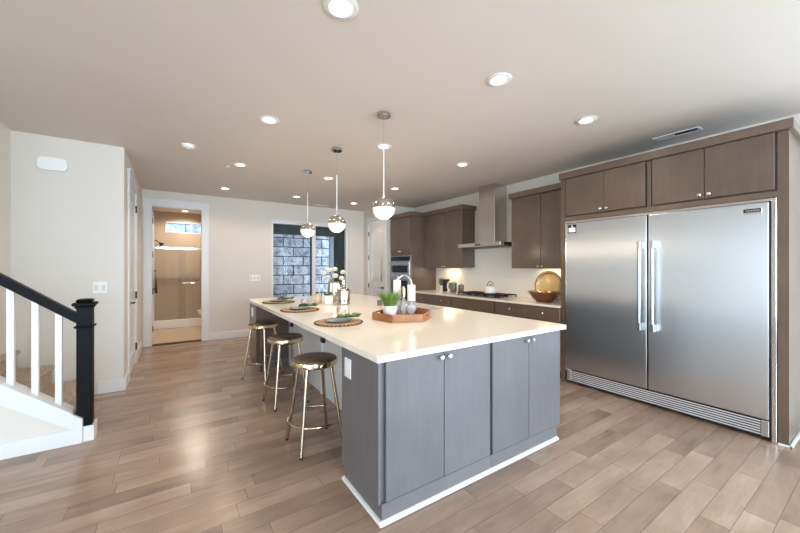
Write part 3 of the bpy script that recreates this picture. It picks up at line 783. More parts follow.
# refrigerator alcove
fp = thing('refrigerator_surround', 'taupe wood panel and frame surround enclosing the refrigerator', 'cabinet panel', (4.2, 1.4, 0))
MB().box(CF, RWX - 0.002, 2.262, 2.320, 0.0, 2.43).build('side_panel', 'wood', fp)
MB().box(CF, RWX - 0.002, 0.490, 0.549, 0.0, 2.43).build('side_panel', 'wood', fp)
B(CF, CF + 0.02, 0.5495, 2.2615, 1.925, 1.972).build('rail', 'woody', fp)
B(CF, CF + 0.02, 1.385, 1.42, 1.973, 2.43).build('stile', 'wood', fp)
m = MB().box(3.858, RWX - 0.002, 0.462, 2.325, 2.431, 2.507, bev=0.004)
m.build('crown', 'woody', fp)
for y0, y1, seam, lb in ((0.552, 1.384, 0.983, 'two-door taupe cabinet over the refrigerator, at the end away from the range'), (1.421, 2.259, 1.821, 'two-door taupe cabinet over the refrigerator, at the end towards the range')):
    t = thing('overhead_cabinet', lb, 'cabinet', (4.2, (y0 + y1) / 2, 1.95), 'cabinets over the refrigerator')
    B(CF + 0.021, RWX - 0.003, y0, y1, 1.975, 2.429).build('body', 'wood', t)
    doorx(t, CF - 0.001, y0 - 0.0 + 0.012, seam - 0.003, 1.985, 2.428, (seam - 0.032, 2.02))
    doorx(t, CF - 0.001, seam + 0.003, y1 - 0.012 + 0.0, 1.985, 2.428, (seam + 0.032, 2.02))
m = MB(); quarter('y', 0.0, 0, 0, -1) if False else None
m.box(3.886, 3.90, 0.470, 0.549, 0, 0.016, bev=0.003).box(3.886, RWX - 0.02, 0.470, 0.489, 0, 0.016, bev=0.003)
struct('trim_9', m, 'trim', 'pale shoe moulding at the foot of the refrigerator surround')

fr = thing('refrigerator', 'wide stainless twin-door refrigerator with louvered toe grille', 'refrigerator', (4.2, 1.4, 0))
B(3.932, 4.50, 0.556, 2.254, 0.02, 1.918).build('body', 'grey', fr)
MB().box(3.888, 3.93, 0.553, 0.580, 0.0, 1.920, bev=0.002).box(3.888, 3.93, 0.5805, 2.2585, 1.898, 1.921, bev=0.002).box(3.888, 3.93, 2.242, 2.2585, 0.16, 1.8975, bev=0.002).build('trim_frame', 'steelp', fr)
for y0, y1, hy, s in ((0.594, 1.406, 1.352, -1), (1.420, 2.240, 1.462, 1)):
    d = B(3.884, 3.931, y0, y1, 0.172, 1.893, bev=0.004, seg=2).build('door', 'steel', fr)
    h = MB().cyl((3.822, hy, 0.755), (3.822, hy, 1.63), 0.0155, seg=16); h = h.build('handle', 'steelh', d)
    for z in (0.79, 1.595):
        B(3.806, 3.884, hy - 0.018, hy + 0.018, z - 0.038, z + 0.038, bev=0.004).build('handle_mount', 'steelh', h)
    if s == -1:
        b = B(3.881, 3.884, 0.632, 0.738, 1.812, 1.852, bev=0.001).build('badge', 'steelp', d)
        B(3.8800, 3.881, 0.635, 0.735, 1.822, 1.850).build('badge_field', 'oglass', d, 'black badge field')
        q = MB()
        for k in range(10): q.box(3.8792, 3.880, 0.724 - k * 0.0085 - 0.005, 0.724 - k * 0.0085, 1.829, 1.842)
        q.build('badge_lettering', 'steelp', d)
    else:
        B(3.882, 3.884, 2.122, 2.222, 1.778, 1.875).build('sticker_border', 'black', d, 'dark bordered sticker')
        B(3.8812, 3.882, 2.132, 2.212, 1.788, 1.842).build('sticker_card', 'white', d)
        MB().cyl((3.882, 2.172, 1.858), (3.8812, 2.172, 1.858), 0.010, seg=12).build('sticker_mark', 'white', d)
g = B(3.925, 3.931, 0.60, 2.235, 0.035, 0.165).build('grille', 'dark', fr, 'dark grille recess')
for k in range(6):
    z = 0.044 + k * 0.0205
    MB().prism([(3.887, z), (3.891, z - 0.001), (3.895, z), (3.895, z + 0.0085), (3.891, z + 0.0095), (3.887, z + 0.0085)], 0.640, 2.195, axis='y').build('louver', 'louv', g)
for y0, y1 in ((0.594, 0.638), (2.197, 2.240)):
    B(3.886, 3.93, y0, y1, 0.036, 0.160, bev=0.003).build('corner_cap', 'steel', fr)

# ================================================================== COOKTOP AND COUNTER ITEMS
CT = 0.909
ck = thing('gas_cooktop', 'black gas cooktop with iron grates set in the range counter', 'cooktop', (4.2, 3.8, CT))
B(3.95, 4.44, 3.345, 4.255, CT, CT + 0.010, bev=0.003).build('plate', 'steelv', ck)
for k in range(3):
    a = 3.36 + k * 0.30; b = a + 0.285
    m = MB(); z0, z1 = CT + 0.034, CT + 0.046
    for x in (4.03, 4.135, 4.24, 4.345, 4.42): m.box(x - 0.006, x + 0.006, a, b, z0, z1)
    for y in (a + 0.006, a + 0.0735, (a + b) / 2, b - 0.0735, b - 0.006): m.box(4.024, 4.426, y - 0.006, y + 0.006, z0, z1)
    for x in (4.03, 4.42):
        for y in (a + 0.006, b - 0.006): m.box(x - 0.007, x + 0.007, y - 0.007, y + 0.007, CT + 0.010, z0)
    m.build('grate', 'grate', ck, 'black iron grate')
for x, y in ((4.13, 3.50), (4.33, 3.50), (4.23, 3.80), (4.13, 4.10), (4.33, 4.10)):
    MB().cyl((x, y, CT + 0.01), (x, y, CT + 0.022), 0.045, 0.04, 20).cyl((x, y, CT + 0.022), (x, y, CT + 0.029), 0.03, 0.028, 16).build('burner', 'grate', ck)
for k in range(5):
    y = 3.56 + k * 0.12
    MB().cyl((3.985, y, CT + 0.01), (3.985, y, CT + 0.034), 0.016, 0.014, 14).build('dial', 'black', ck)
kt = thing('kettle', 'white kettle with arched brass handle on the cooktop grate', 'kettle', (4.25, 3.73, CT + 0.047))
kc = (4.25, 3.73, CT + 0.0465)
MB().lathe([(0, 0), (0.085, 0), (0.098, 0.01), (0.100, 0.03), (0.092, 0.075), (0.070, 0.105), (0.045, 0.116), (0, 0.118)], kc, 28).build('body', 'white', kt)
MB().lathe([(0.036, 0.117), (0.034, 0.124), (0.010, 0.128), (0.012, 0.14), (0, 0.145)], kc, 20).build('lid', 'brass', kt)
MB().tube([(4.25, 3.73 - 0.065 * math.cos(t * PI / 12), kc[2] + 0.105 + 0.085 * math.sin(t * PI / 12)) for t in range(13)], 0.007, 10).build('handle', 'brass', kt, 'brass arched handle')
MB().cyl((4.25, 3.80, kc[2] + 0.06), (4.25, 3.865, kc[2] + 0.105), 0.016, 0.009, 12).build('spout', 'white', kt)
# bowl and round tray
bo = thing('fruit_bowl', 'striped dark wood bowl on the range counter in front of a gold tray', 'bowl', (4.14, 2.70, CT))
MB().lathe([(0, 0), (0.085, 0), (0.10, 0.008), (0.150, 0.055), (0.200, 0.128), (0.207, 0.140), (0.198, 0.140), (0.143, 0.060), (0.09, 0.018), (0, 0.014)], (4.14, 2.70, CT + 0.0005), 36).build('bowl_shell', 'bowlw', bo)
for i, (dx, dy) in enumerate(((0.02, -0.04), (-0.05, 0.04), (0.05, 0.06), (-0.03, -0.09), (0.08, -0.03), (0.0, 0.11))):
    o = MB().ball((4.14 + dx, 2.70 + dy, CT + 0.105), 0.040, seg=14).build('decorative_ball', 'gold' if i % 2 else 'pollen')
    tag(o, ('gold' if i % 2 else 'yellow-green') + ' ball heaped inside the dark wood bowl', 'decoration', 'gold balls in the wooden bowl' if i % 2 else 'yellow-green balls in the wooden bowl')
tr = thing('round_tray', 'round hammered gold tray leaning on the backsplash behind the bowl', 'tray', (4.45, 2.83, CT))
MB().lathe([(0, 0.0), (0.165, 0.0), (0.178, 0.006), (0.203, 0.020), (0.205, 0.026), (0.200, 0.026), (0.172, 0.012), (0.16, 0.008), (0, 0.008)], (0, 0, 0), 40, Matrix.Translation((4.452, 2.83, CT + 0.207)) @ Matrix.Rotation(math.radians(-80), 4, 'Y')).build('dish', 'gold', tr)
MB().lathe([(0.196, 0.021), (0.207, 0.019), (0.210, 0.026), (0.204, 0.030), (0.196, 0.026), (0.196, 0.021)], (0, 0, 0), 40, Matrix.Translation((4.452, 2.83, CT + 0.207)) @ Matrix.Rotation(math.radians(-80), 4, 'Y')).build('rim', 'bowlw', tr, 'dark rim')

def potted(name, label, c, r, h, mat, foliage, nleaf, hgt, spread, lw, round_pot=True, grp=None):
    t = thing(name, label, 'plant', c)
    m = MB()
    if round_pot: m.lathe([(0, 0), (r * 0.8, 0), (r * 0.84, 0.004), (r, h), (r * 0.9, h), (r * 0.85, h - 0.015), (0, h - 0.015)], c, 28)
    else:
        x, y, z = c; m.box(x - r, x + r, y - r, y + r, z + 0.0005, z + h, bev=0.003)
    m.build('pot', mat, t)
    m = MB().lathe([(0, 0.002), (r * 0.85, 0.0)], (c[0], c[1], c[2] + h + (0.0005 if not round_pot else -0.012)), 20); m.build('soil', 'soil', t)
    m = MB()
    for i in range(nleaf):
        a = random.uniform(0, 2 * PI); rr = r * 0.75 * math.sqrt(random.random()); b = (c[0] + rr * math.cos(a), c[1] + rr * math.sin(a), c[2] + h - 0.012)
        k = random.uniform(0.5, 1.0) * spread; hh = hgt * random.uniform(0.6, 1.05)
        m.leaf(b, (b[0] + k * math.cos(a) , b[1] + k * math.sin(a), b[2] + hh), lw * random.uniform(0.7, 1.2), bend=random.uniform(0, 0.012))
    m.build('foliage', foliage, t)
    return t
potted('potted_plant', 'small grey-green plant in a white pot on the range counter beside the oven tower', (4.33, 5.02, CT), 0.045, 0.11, 'white', 'sage', 60, 0.16, 0.07, 0.022)
tag(B(4.28, 4.42, 4.885, 4.93, CT + 0.0005, CT + 0.235, bev=0.003).build('cookbook', 'black'), 'black book standing upright on the range counter beside the small plant', 'book')
orn = thing('kitchen_scale', 'white ring-shaped ornament between the black book and grey canisters', 'ornament', (4.33, 4.80, CT))
MB().box(4.29, 4.37, 4.77, 4.83, CT + 0.0005, CT + 0.02, bev=0.003).build('foot', 'white', orn)
MB().tube([(4.33, 4.80 + 0.048 * math.cos(t * PI / 12), CT + 0.105 + 0.078 * math.sin(t * PI / 12)) for t in range(24)], 0.016, 10, closed=True).build('ring', 'white', orn)
orn.name = 'ring_ornament'
for (x, y, r, h, lb) in ((4.30, 4.655, 0.062, 0.165, 'taller grey lidded canister on the range counter'), (4.38, 4.535, 0.052, 0.125, 'shorter grey lidded canister nearest the cooktop')):
    t = thing('canister', lb, 'canister', (x, y, CT), 'grey canisters on the range counter')
    MB().lathe([(0, 0), (r * 0.96, 0), (r, 0.006), (r, h), (0, h)], (x, y, CT + 0.0005), 28).build('jar', 'greyc', t)
    MB().lathe([(0, h + 0.001), (r * 1.03, h + 0.001), (r * 1.03, h + 0.016), (r * 0.6, h + 0.022), (0.012, h + 0.024), (0.014, h + 0.036), (0, h + 0.04)], (x, y, CT), 28).build('lid', 'greyc', t)
plate_y('outlet_plate', 'white outlet plate on the backsplash above the shorter canister', 'outlet', RWX - 0.010, 4.61, 4.70, 1.06, 1.17, -1, 'outlet')
plate_y('outlet_plate', 'white outlet plate on the backsplash beside the gold tray', 'outlet', RWX - 0.010, 3.02, 3.12, 1.14, 1.25, -1, 'outlet')

# ================================================================== STOOLS
def make_stool(c, rotz, label):
    t = thing('bar_stool', label, 'stool', (0, 0, 0), 'brass stools along the island')
    MB().lathe([(0, 0.655), (0.155, 0.655), (0.168, 0.662), (0.167, 0.668), (0.155, 0.674), (0.10, 0.677), (0, 0.678)], (0, 0, 0), 40).build('seat_cushion', 'leather', t, 'dark brown leather cushion')
    MB().lathe([(0.150, 0.624), (0.170, 0.621), (0.177, 0.629), (0.178, 0.648), (0.173, 0.660), (0.169, 0.661), (0.166, 0.654), (0.150, 0.653), (0.150, 0.624)], (0, 0, 0), 48).build('seat_rim', 'hbrass', t, 'hammered brass rim')
    MB().cyl((0, 0, 0.606), (0, 0, 0.6235), 0.13, 0.135, 32).build('under_plate', 'bronze', t)
    for k in range(4):
        a = PI / 4 + k * PI / 2; ca, sa = math.cos(a), math.sin(a)
        m = MB().cyl((0.135 * ca, 0.135 * sa, 0.612), (0.236 * ca, 0.236 * sa, 0.004), 0.0145, 0.0125, 12)
        lg = m.build('leg', 'brass', t)
        MB().cyl((0.2365 * ca, 0.2365 * sa, 0.0), (0.2350 * ca, 0.2350 * sa, 0.012), 0.0135, seg=12).build('foot_cap', 'bronze', lg)
    zz = 0.205; rr = 0.203
    MB().tube([(rr * math.cos(i * PI / 24), rr * math.sin(i * PI / 24), zz) for i in range(48)], 0.0085, 8, closed=True).build('foot_ring', 'brass', t)
    t.location = (c[0], c[1], 0); t.rotation_euler = (0, 0, rotz)
    return t
s0 = make_stool((0.915, 2.575), 0.02, 'brass stool with dark round seat, first in the row beside the near island end')
copy_tree(s0, None, (0.945, 3.53, 0), math.radians(6), 'brass stool with dark round seat, in the middle of the row of three')
copy_tree(s0, None, (0.925, 4.51, 0), math.radians(40), 'brass stool with dark round seat, in front of the dark far island block')

# ================================================================== ISLAND ITEMS
IT = 0.916
def setting(cx, cyy, i, place):
    t = thing('placemat', 'round woven placemat ' + place, 'placemat', (cx, cyy, IT), 'woven placemats on the island')
    o = MB().lathe([(0, 0), (0.180, 0), (0.192, 0.004), (0.190, 0.010), (0.178, 0.012), (0, 0.010)], (cx, cyy, IT), 40).build('mat', 'woven', t)
    m = MB()
    for k in range(36):
        a = k * 2 * PI / 36
        m.ball((cx + 0.190 * math.cos(a), cyy + 0.190 * math.sin(a), IT + 0.0075), 0.006, 2.2, 2.2, 1.0, 8)
    m.build('braided_edge', 'wovend', t)
    p = thing('dinner_plate', 'grey-blue plate on the round woven placemat ' + place, 'plate', (cx, cyy, IT + 0.013), 'plates on the woven placemats')
    MB().lathe([(0, 0), (0.070, 0), (0.078, 0.003), (0.108, 0.011), (0.110, 0.014), (0.104, 0.013), (0.076, 0.007), (0, 0.006)], (cx, cyy, IT + 0.0128), 40).build('dish', 'plate', p)
    MB().lathe([(0.105, 0.0135), (0.111, 0.0135), (0.111, 0.0155), (0.105, 0.0150), (0.105, 0.0135)], (cx, cyy, IT + 0.0128), 40).build('rim', 'bronze', p, 'dark brown rim')
    # linen napkin with a leafy sprig
    z = IT + 0.030
    sp = thing('leaf_sprig', ('dull grey-green' if i == 2 else 'green') + ' leafy sprig lying on the plate ' + place, 'sprig', (cx + 0.05, cyy - 0.02, z), 'sprigs on the plates')
    ax = Vector((0.88, -0.30, 0)).normalized(); b = Vector((cx - 0.02, cyy + 0.02, z))
    MB().tube([b, b + ax * 0.09 + Vector((0, 0, 0.012)), b + ax * 0.20 + Vector((0, 0, 0.016))], 0.003, 6).build('stem', 'sage', sp)
    m = MB()
    for k in range(13):
        q = b + ax * (0.02 + 0.014 * k) + Vector((0, 0, 0.008)); s = 1 if k % 2 else -1
        dr = ax * 0.5 + Vector((-ax.y, ax.x, 0)) * s * 0.8 + Vector((0, 0, random.uniform(0.1, 0.7)))
        m.leaf(q, q + dr.normalized() * random.uniform(0.055, 0.085), 0.045, bend=0.010)
    m.build('leaves', 'sage' if i == 2 else 'leaf', sp)
    g = thing('drinking_glass', 'clear stemless glass standing just behind the plate ' + place, 'glass', (cx + 0.13, cyy + 0.24, IT), 'clear glasses at the place settings')
    MB().lathe([(0, 0.004), (0.028, 0.004), (0.040, 0.025), (0.044, 0.055), (0.038, 0.100), (0.0365, 0.100), (0.0425, 0.055), (0.038, 0.026), (0.026, 0.008), (0, 0.008)], (cx + 0.13, cyy + 0.24, IT), 28).build('bowl', 'glass', g)
    MB().lathe([(0, 0.0), (0.030, 0.0), (0.029, 0.0035), (0, 0.0035)], (cx + 0.13, cyy + 0.24, IT + 0.0003), 24).build('base', 'glass', g)
setting(1.13, 2.61, 0, 'in front of the nearest stool')
setting(1.115, 3.60, 1, 'in front of the middle stool')
setting(1.13, 4.55, 2, 'in front of the farthest stool')

# mercury glass bottle, flower vase, planter, pear
bt = thing('glass_bottle', 'large pale gold mirrored bottle with narrow neck on the island', 'bottle', (1.75, 3.88, IT))
c = (1.745, 3.885, IT)
MB().lathe([(0, 0), (0.076, 0), (0.082, 0.006), (0.082, 0.165), (0.078, 0.182), (0.060, 0.200), (0.034, 0.212), (0.026, 0.222), (0.0255, 0.262), (0.033, 0.266), (0.033, 0.276), (0.022, 0.278)], c, 36).build('body', 'merc', bt)
MB().lathe([(0, 0.276), (0.024, 0.276), (0.026, 0.280), (0.024, 0.292), (0.029, 0.296), (0.029, 0.302), (0, 0.304)], c, 20).build('stopper', 'merc', bt)
for z in (0.012, 0.150): MB().tube([(c[0] + 0.083 * math.cos(i * PI / 16), c[1] + 0.083 * math.sin(i * PI / 16), c[2] + z) for i in range(32)], 0.003, 6, closed=True).build('band', 'brass', bt)
va = thing('vase', 'ribbed silvery glass vase behind the mirrored bottle', 'vase', (1.83, 4.33, IT))
m = MB(); c = Vector((1.815, 4.34, IT)); rows = []
for r, z in ((0.0, 0.0), (0.068, 0.0), (0.080, 0.02), (0.086, 0.10), (0.083, 0.20), (0.074, 0.25), (0.078, 0.262), (0.073, 0.262), (0.066, 0.245), (0.0, 0.24)):
    rows.append([m.bm.verts.new(c + Vector((r * (1 + 0.06 * math.cos(12 * a)) * math.cos(a), r * (1 + 0.06 * math.cos(12 * a)) * math.sin(a), z))) for a in [2 * PI * i / 72 for i in range(72)]])
for a, b in zip(rows, rows[1:]):
    for i in range(72): m.bm.faces.new((a[i], a[(i + 1) % 72], b[(i + 1) % 72], b[i]))
m.sm = True; m.build('body', 'merc', va)
for i, (dx, dy, dz, s) in enumerate(((-0.080, 0.03, 0.310, 0.053), (-0.005, -0.045, 0.335, 0.056), (-0.120, 0.085, 0.370, 0.053), (0.070, -0.085, 0.305, 0.050), (0.105, -0.050, 0.385, 0.048), (-0.060, 0.03, 0.415, 0.055), (0.030, 0.055, 0.425, 0.052))):
    fl = thing('white_flower', 'white bloom with layered petals in the ribbed vase', 'flower', (c.x + dx, c.y + dy, c.z + dz), 'white flowers in the ribbed vase')
    p = Vector((c.x + dx, c.y + dy, c.z + dz))
    MB().tube([c + Vector((dx * 0.15, dy * 0.15, 0.245)), c + Vector((dx * 0.6, dy * 0.6, 0.245 + (dz - 0.245) * 0.6)), p], 0.003, 6).build('stem', 'leaf', fl)
    m = MB()
    for ring, (n, el, ln) in enumerate(((7, -0.35, 0.95), (8, 0.15, 1.0), (7, 0.65, 0.95), (5, 1.15, 0.85))):
        for k in range(n):
            a = 2 * PI * k / n + ring * 0.5 + i
            tip = p + Vector((math.cos(a) * math.cos(el), math.sin(a) * math.cos(el), math.sin(el))) * s * ln
            m.leaf(p, tip, s * 0.95, bend=-s * 0.25, n=4)
    m.build('petals', 'petal', fl)
    MB().ball(p + Vector((0, 0, s * 0.45)), s * 0.22, seg=8).build('centre', 'pollen', fl)
potted('potted_plant', 'low dark green plant in a white square planter beside the mirrored bottle', (1.605, 4.05, IT), 0.052, 0.105, 'whitem', 'leaf', 26, 0.055, 0.045, 0.03, round_pot=False)
pe = thing('ceramic_pear', 'beige ceramic pear beside the white square planter', 'ornament', (1.515, 4.16, IT))
MB().lathe([(0, 0), (0.035, 0.0), (0.052, 0.018), (0.057, 0.042), (0.050, 0.068), (0.034, 0.088), (0.026, 0.104), (0.020, 0.116), (0, 0.121)], (1.515, 4.16, IT + 0.0003), 28).build('body', 'beige', pe)
MB().tube([(1.515, 4.16, IT + 0.115), (1.525, 4.155, IT + 0.135), (1.55, 4.14, IT + 0.150)], [0.007, 0.006, 0.008], 8).leaf((1.525, 4.155, IT + 0.132), (1.58, 4.12, IT + 0.155), 0.03).build('stalk', 'brass', pe)
tm = thing('tumbler', 'small grey tumbler on the island behind the grass pot', 'tumbler', (2.06, 3.53, IT))
MB().lathe([(0, 0), (0.026, 0), (0.029, 0.004), (0.031, 0.07), (0.028, 0.07), (0.026, 0.008), (0, 0.006)], (2.06, 3.53, IT + 0.0003), 24).build('cup', 'greyc', tm)
MB().tube([(2.06 + 0.0295 * math.cos(i * PI / 12), 3.53 + 0.0295 * math.sin(i * PI / 12), IT + 0.071) for i in range(24)], 0.0022, 6, closed=True).build('rim', 'chrome', tm)

# hexagonal tray and what stands in it
TCX, TCY = 1.705, 2.52
ht = thing('serving_tray', 'hexagonal acacia wood tray with cut-out handles on the island', 'tray', (TCX, TCY, IT))
th0 = math.atan2(-0.93, -0.37)          # direction of the near side's outward normal
R = 0.272
hexp = [(TCX + R * math.cos(th0 + PI / 6 + k * PI / 3), TCY + R * math.sin(th0 + PI / 6 + k * PI / 3)) for k in range(6)]
MB().prism(hexp, IT + 0.0003, IT + 0.013).build('bottom', 'acacia', ht)
ap = R * math.cos(PI / 6); sidel = R
for k in range(6):
    a = th0 + k * PI / 3
    mx = Matrix.Translation((TCX, TCY, 0)) @ Matrix.Rotation(a, 4, 'Z')
    m = MB(); x0, x1, z0, z1 = ap - 0.013, ap, IT + 0.0135, IT + 0.062; hl = sidel / 2
    if k in (1, 4):
        for (ya, yb, za, zb) in ((-hl + 0.004, -0.05, z0, z1), (0.05, hl - 0.004, z0, z1), (-0.05, 0.05, z0, z0 + 0.018), (-0.05, 0.05, z1 - 0.012, z1)): m.box(x0, x1, ya, yb, za, zb, m=mx)
    else: m.box(x0, x1, -hl + 0.004, hl - 0.004, z0, z1, bev=0.002, m=mx)
    m.build('side_wall', 'acacia', ht)
TT = IT + 0.0135
potted('grass_plant', 'green grass tuft in a white pot on the hexagonal wooden tray', (1.622, 2.597, TT), 0.068, 0.10, 'white', 'grass', 170, 0.140, 0.095, 0.012)
def holder(x, y, h, lb, cl, r=0.034, hh=0.15):
    t = thing('candle_holder', lb, 'candle holder', (x, y, TT), 'glass candle holders on the wooden tray')
    MB().lathe([(0, 0), (0.046, 0), (0.048, 0.006), (0.030, 0.016), (0.018, 0.026), (0.034, h * 0.36), (0.048, h * 0.52), (0.046, h * 0.66), (0.026, h * 0.80), (0.022, h * 0.86), (0.044, h * 0.97), (0.046, h), (0, h)], (x, y, TT + 0.0003), 28).build('stem', 'crystal', t)
    MB().lathe([(0, h * 0.42), (0.022, h * 0.45), (0.034, h * 0.54), (0.022, h * 0.66), (0, h * 0.70)], (x, y, TT), 20).build('bead', 'crystal', t)
    c = thing('pillar_candle', cl, 'candle', (x, y, TT + h + 0.0005), 'white pillar candles on glass holders')
    MB().lathe([(0, 0), (r, 0), (r, hh - 0.003), (r * 0.93, hh), (r * 0.3, hh - 0.006), (0, hh - 0.006)], (x, y, TT + h + 0.0008), 28).build('wax', 'candle', c)
    MB().cyl((x, y, TT + h + hh - 0.006), (x + 0.001, y, TT + h + hh + 0.006), 0.0012, seg=6).build('wick', 'black', c)
holder(1.775, 2.475, 0.148, 'clear glass candle holder on the tray side nearest the range', 'white pillar candle standing lower, on the holder nearer the range', 0.0365, 0.140)
holder(1.758, 2.685, 0.160, 'clear glass candle holder on the tray behind the grass pot', 'white pillar candle standing higher, just behind the grass tuft', 0.0375, 0.165)
gb = thing('gold_bottle', 'slim gold-necked glass bottle between the two white candles', 'bottle', (1.778, 2.602, TT))
MB().lathe([(0, 0), (0.020, 0), (0.022, 0.004), (0.022, 0.12), (0.014, 0.155), (0.012, 0.17), (0, 0.17)], (1.778, 2.602, TT + 0.0003), 24).build('body', 'crystal', gb)
MB().lathe([(0, 0.171), (0.016, 0.171), (0.017, 0.255), (0.012, 0.265), (0, 0.267)], (1.778, 2.602, TT), 20).build('neck', 'gold', gb, 'gold neck')

# ================================================================== LAMPS
def can(x, y, label):
    t = thing('recessed_light', label, 'ceiling light', (x, y, HC), 'recessed ceiling lights')
    MB().lathe([(0.062, -0.001), (0.088, -0.0005), (0.090, -0.004), (0.084, -0.008), (0.064, -0.010), (0.062, -0.001)], (x, y, HC), 36).build('trim_ring', 'trim', t)
    MB().lathe([(0.050, -0.002), (0.0615, -0.002), (0.0615, -0.008), (0.050, -0.004), (0.050, -0.002)], (x, y, HC), 32).build('baffle', 'baffle', t, 'cream baffle ring with an added glow')
    MB().lathe([(0, -0.0015), (0.0495, -0.0015), (0.0495, -0.0035), (0, -0.004)], (x, y, HC), 28).build('lens', 'lens', t, 'glowing lens')
    l = bpy.data.lights.new('downlight', 'SPOT'); l.energy = CAN_W; l.color = WARM; l.spot_size = math.radians(150); l.spot_blend = 0.6; l.shadow_soft_size = 0.06
    lo = bpy.data.objects.new('downlight', l); COL.objects.link(lo); lo.parent = t; lo.location = (0, 0, -0.02)
XS = (0.71, 1.925, 3.12); YS = (1.61, 3.21, 4.83, 6.43)
desc = {
 (0, 0): 'round recessed ceiling light closest to the camera, cut by the top of the frame',
 (1, 0): 'round recessed ceiling light above the near end of the island',
 (2, 0): 'round recessed ceiling light in front of the long ceiling vent by the refrigerator',
 (0, 1): 'round recessed ceiling light over the floor beside the nearest stool',
 (1, 1): 'round recessed ceiling light directly behind the nearest pendant rod',
 (2, 1): 'round recessed ceiling light in the aisle in front of the range hood',
 (0, 2): 'round recessed ceiling light beside the small ceiling ring near the smoke detector',
 (1, 2): 'round recessed ceiling light beside the middle pendant canopy',
 (2, 2): 'round recessed ceiling light in the aisle in front of the oven tower',
 (0, 3): 'round recessed ceiling light near the back wall beside the bathroom doorway',
 (1, 3): 'round recessed ceiling light near the back wall above the patio door edge',
 (2, 3): 'round recessed ceiling light in front of the pantry door'}
for i, x in enumerate(XS):
    for j, y in enumerate(YS): can(x, y, desc[i, j])
t = thing('recessed_light', 'round recessed ceiling light inside the bathroom above the shower', 'ceiling light', (0.20, 9.55, HC), 'recessed ceiling lights')
MB().lathe([(0.062, -0.001), (0.088, -0.0005), (0.090, -0.004), (0.064, -0.010), (0.062, -0.001)], (0.20, 9.55, HC), 36).build('trim_ring', 'trim', t)
MB().lathe([(0, -0.003), (0.061, -0.003), (0.061, -0.006), (0, -0.0065)], (0.20, 9.55, HC), 28).build('lens', 'lens', t)
for q, e in (((0, 0, -0.02), 70), ((0.2, -1.2, -0.05), 100)):  # second spot has no fixture, added to brighten the bathroom
    l = bpy.data.lights.new('downlight', 'SPOT'); l.energy = e; l.color = (1, 0.88, 0.74); l.spot_size = math.radians(155); l.spot_blend = 0.6; l.shadow_soft_size = 0.06
    lo = bpy.data.objects.new('downlight', l); COL.objects.link(lo); lo.parent = t; lo.location = q

def pendant(x, y, label, zc=1.895):
    t = thing('pendant_light', label, 'pendant light', (x, y, HC), 'globe pendants over the island')
    MB().lathe([(0, -0.0005), (0.058, -0.0005), (0.060, -0.006), (0.060, -0.026), (0.055, -0.030), (0, -0.030)], (x, y, HC), 32).build('canopy', 'chrome', t, 'chrome ceiling canopy')
    R = 0.100
    MB().cyl((x, y, HC - 0.03), (x, y, 2.42), 0.0022, seg=8).build('cord', 'nickel', t)
    MB().cyl((x, y, 2.42), (x, y, zc + R - 0.002), 0.0048, seg=12).build('rod', 'trim', t, 'pale rod')
    MB().lathe([(R * math.cos(a), zc + R * math.sin(a)) for a in [i * PI / 2 / 12 for i in range(13)]][:-1] + [(0, zc + R)], (x, y, 0), 40).build('upper_shell', 'chrome', t, 'mirrored chrome upper half')
    MB().lathe([(R * 0.985 * math.cos(a), zc - 0.001 + R * 0.985 * math.sin(a)) for a in [-i * PI / 2 / 12 for i in range(13)]][:-1] + [(0, zc - R * 0.985)], (x, y, 0), 40).build('lower_shade', 'frost', t, 'glowing frosted lower half')
    m = MB()
    for k in range(14):
        a = k * 2 * PI / 14
        for el, rr in ((0.22, 0.006), (0.62, 0.005)):
            aa = a + (0.22 if el > 0.5 else 0)
            m.ball((x + R * math.cos(el) * math.cos(aa), y + R * math.cos(el) * math.sin(aa), zc + R * math.sin(el)), rr, seg=8)
    m.build('bead_studs', 'glass', t, 'clear bead studs')
    l = bpy.data.lights.new('pendant_bulb', 'POINT'); l.energy = 5; l.color = WARM; l.shadow_soft_size = 0.07
    lo = bpy.data.objects.new('pendant_bulb', l); COL.objects.link(lo); lo.parent = t; lo.location = (0, 0, 1.70 - HC)
pendant(1.518, 2.53, 'globe pendant over the wooden tray, nearest of the row of three')
pendant(1.524, 3.572, 'middle globe pendant in the row of three over the island', 1.870)
pendant(1.538, 4.622, 'globe pendant farthest along the island, before the patio door')

sd = thing('smoke_detector', 'white round smoke detector on the ceiling near the hall corner', 'smoke detector', (0.124, 4.37, HC))
MB().lathe([(0, -0.0005), (0.070, -0.0005), (0.070, -0.012), (0.060, -0.014), (0.060, -0.030), (0.045, -0.038), (0, -0.039)], (0.124, 4.37, HC), 32).build('body', 'white', sd)
MB().lathe([(0, -0.0395), (0.022, -0.0395), (0.020, -0.043), (0, -0.043)], (0.124, 4.37, HC), 20).build('cap', 'whitem', sd)
spk = thing('sprinkler_cover', 'small pale ring cover on the ceiling beside a recessed light', 'sprinkler', (0.58, 4.97, HC))
MB().lathe([(0.034, -0.0005), (0.044, -0.0005), (0.044, -0.006), (0.034, -0.006), (0.034, -0.0005)], (0.58, 4.97, HC), 24).build('ring', 'nickel', spk)
MB().lathe([(0, -0.0005), (0.033, -0.0005), (0.033, -0.003), (0, -0.003)], (0.58, 4.97, HC), 24).build('disc', 'white', spk)
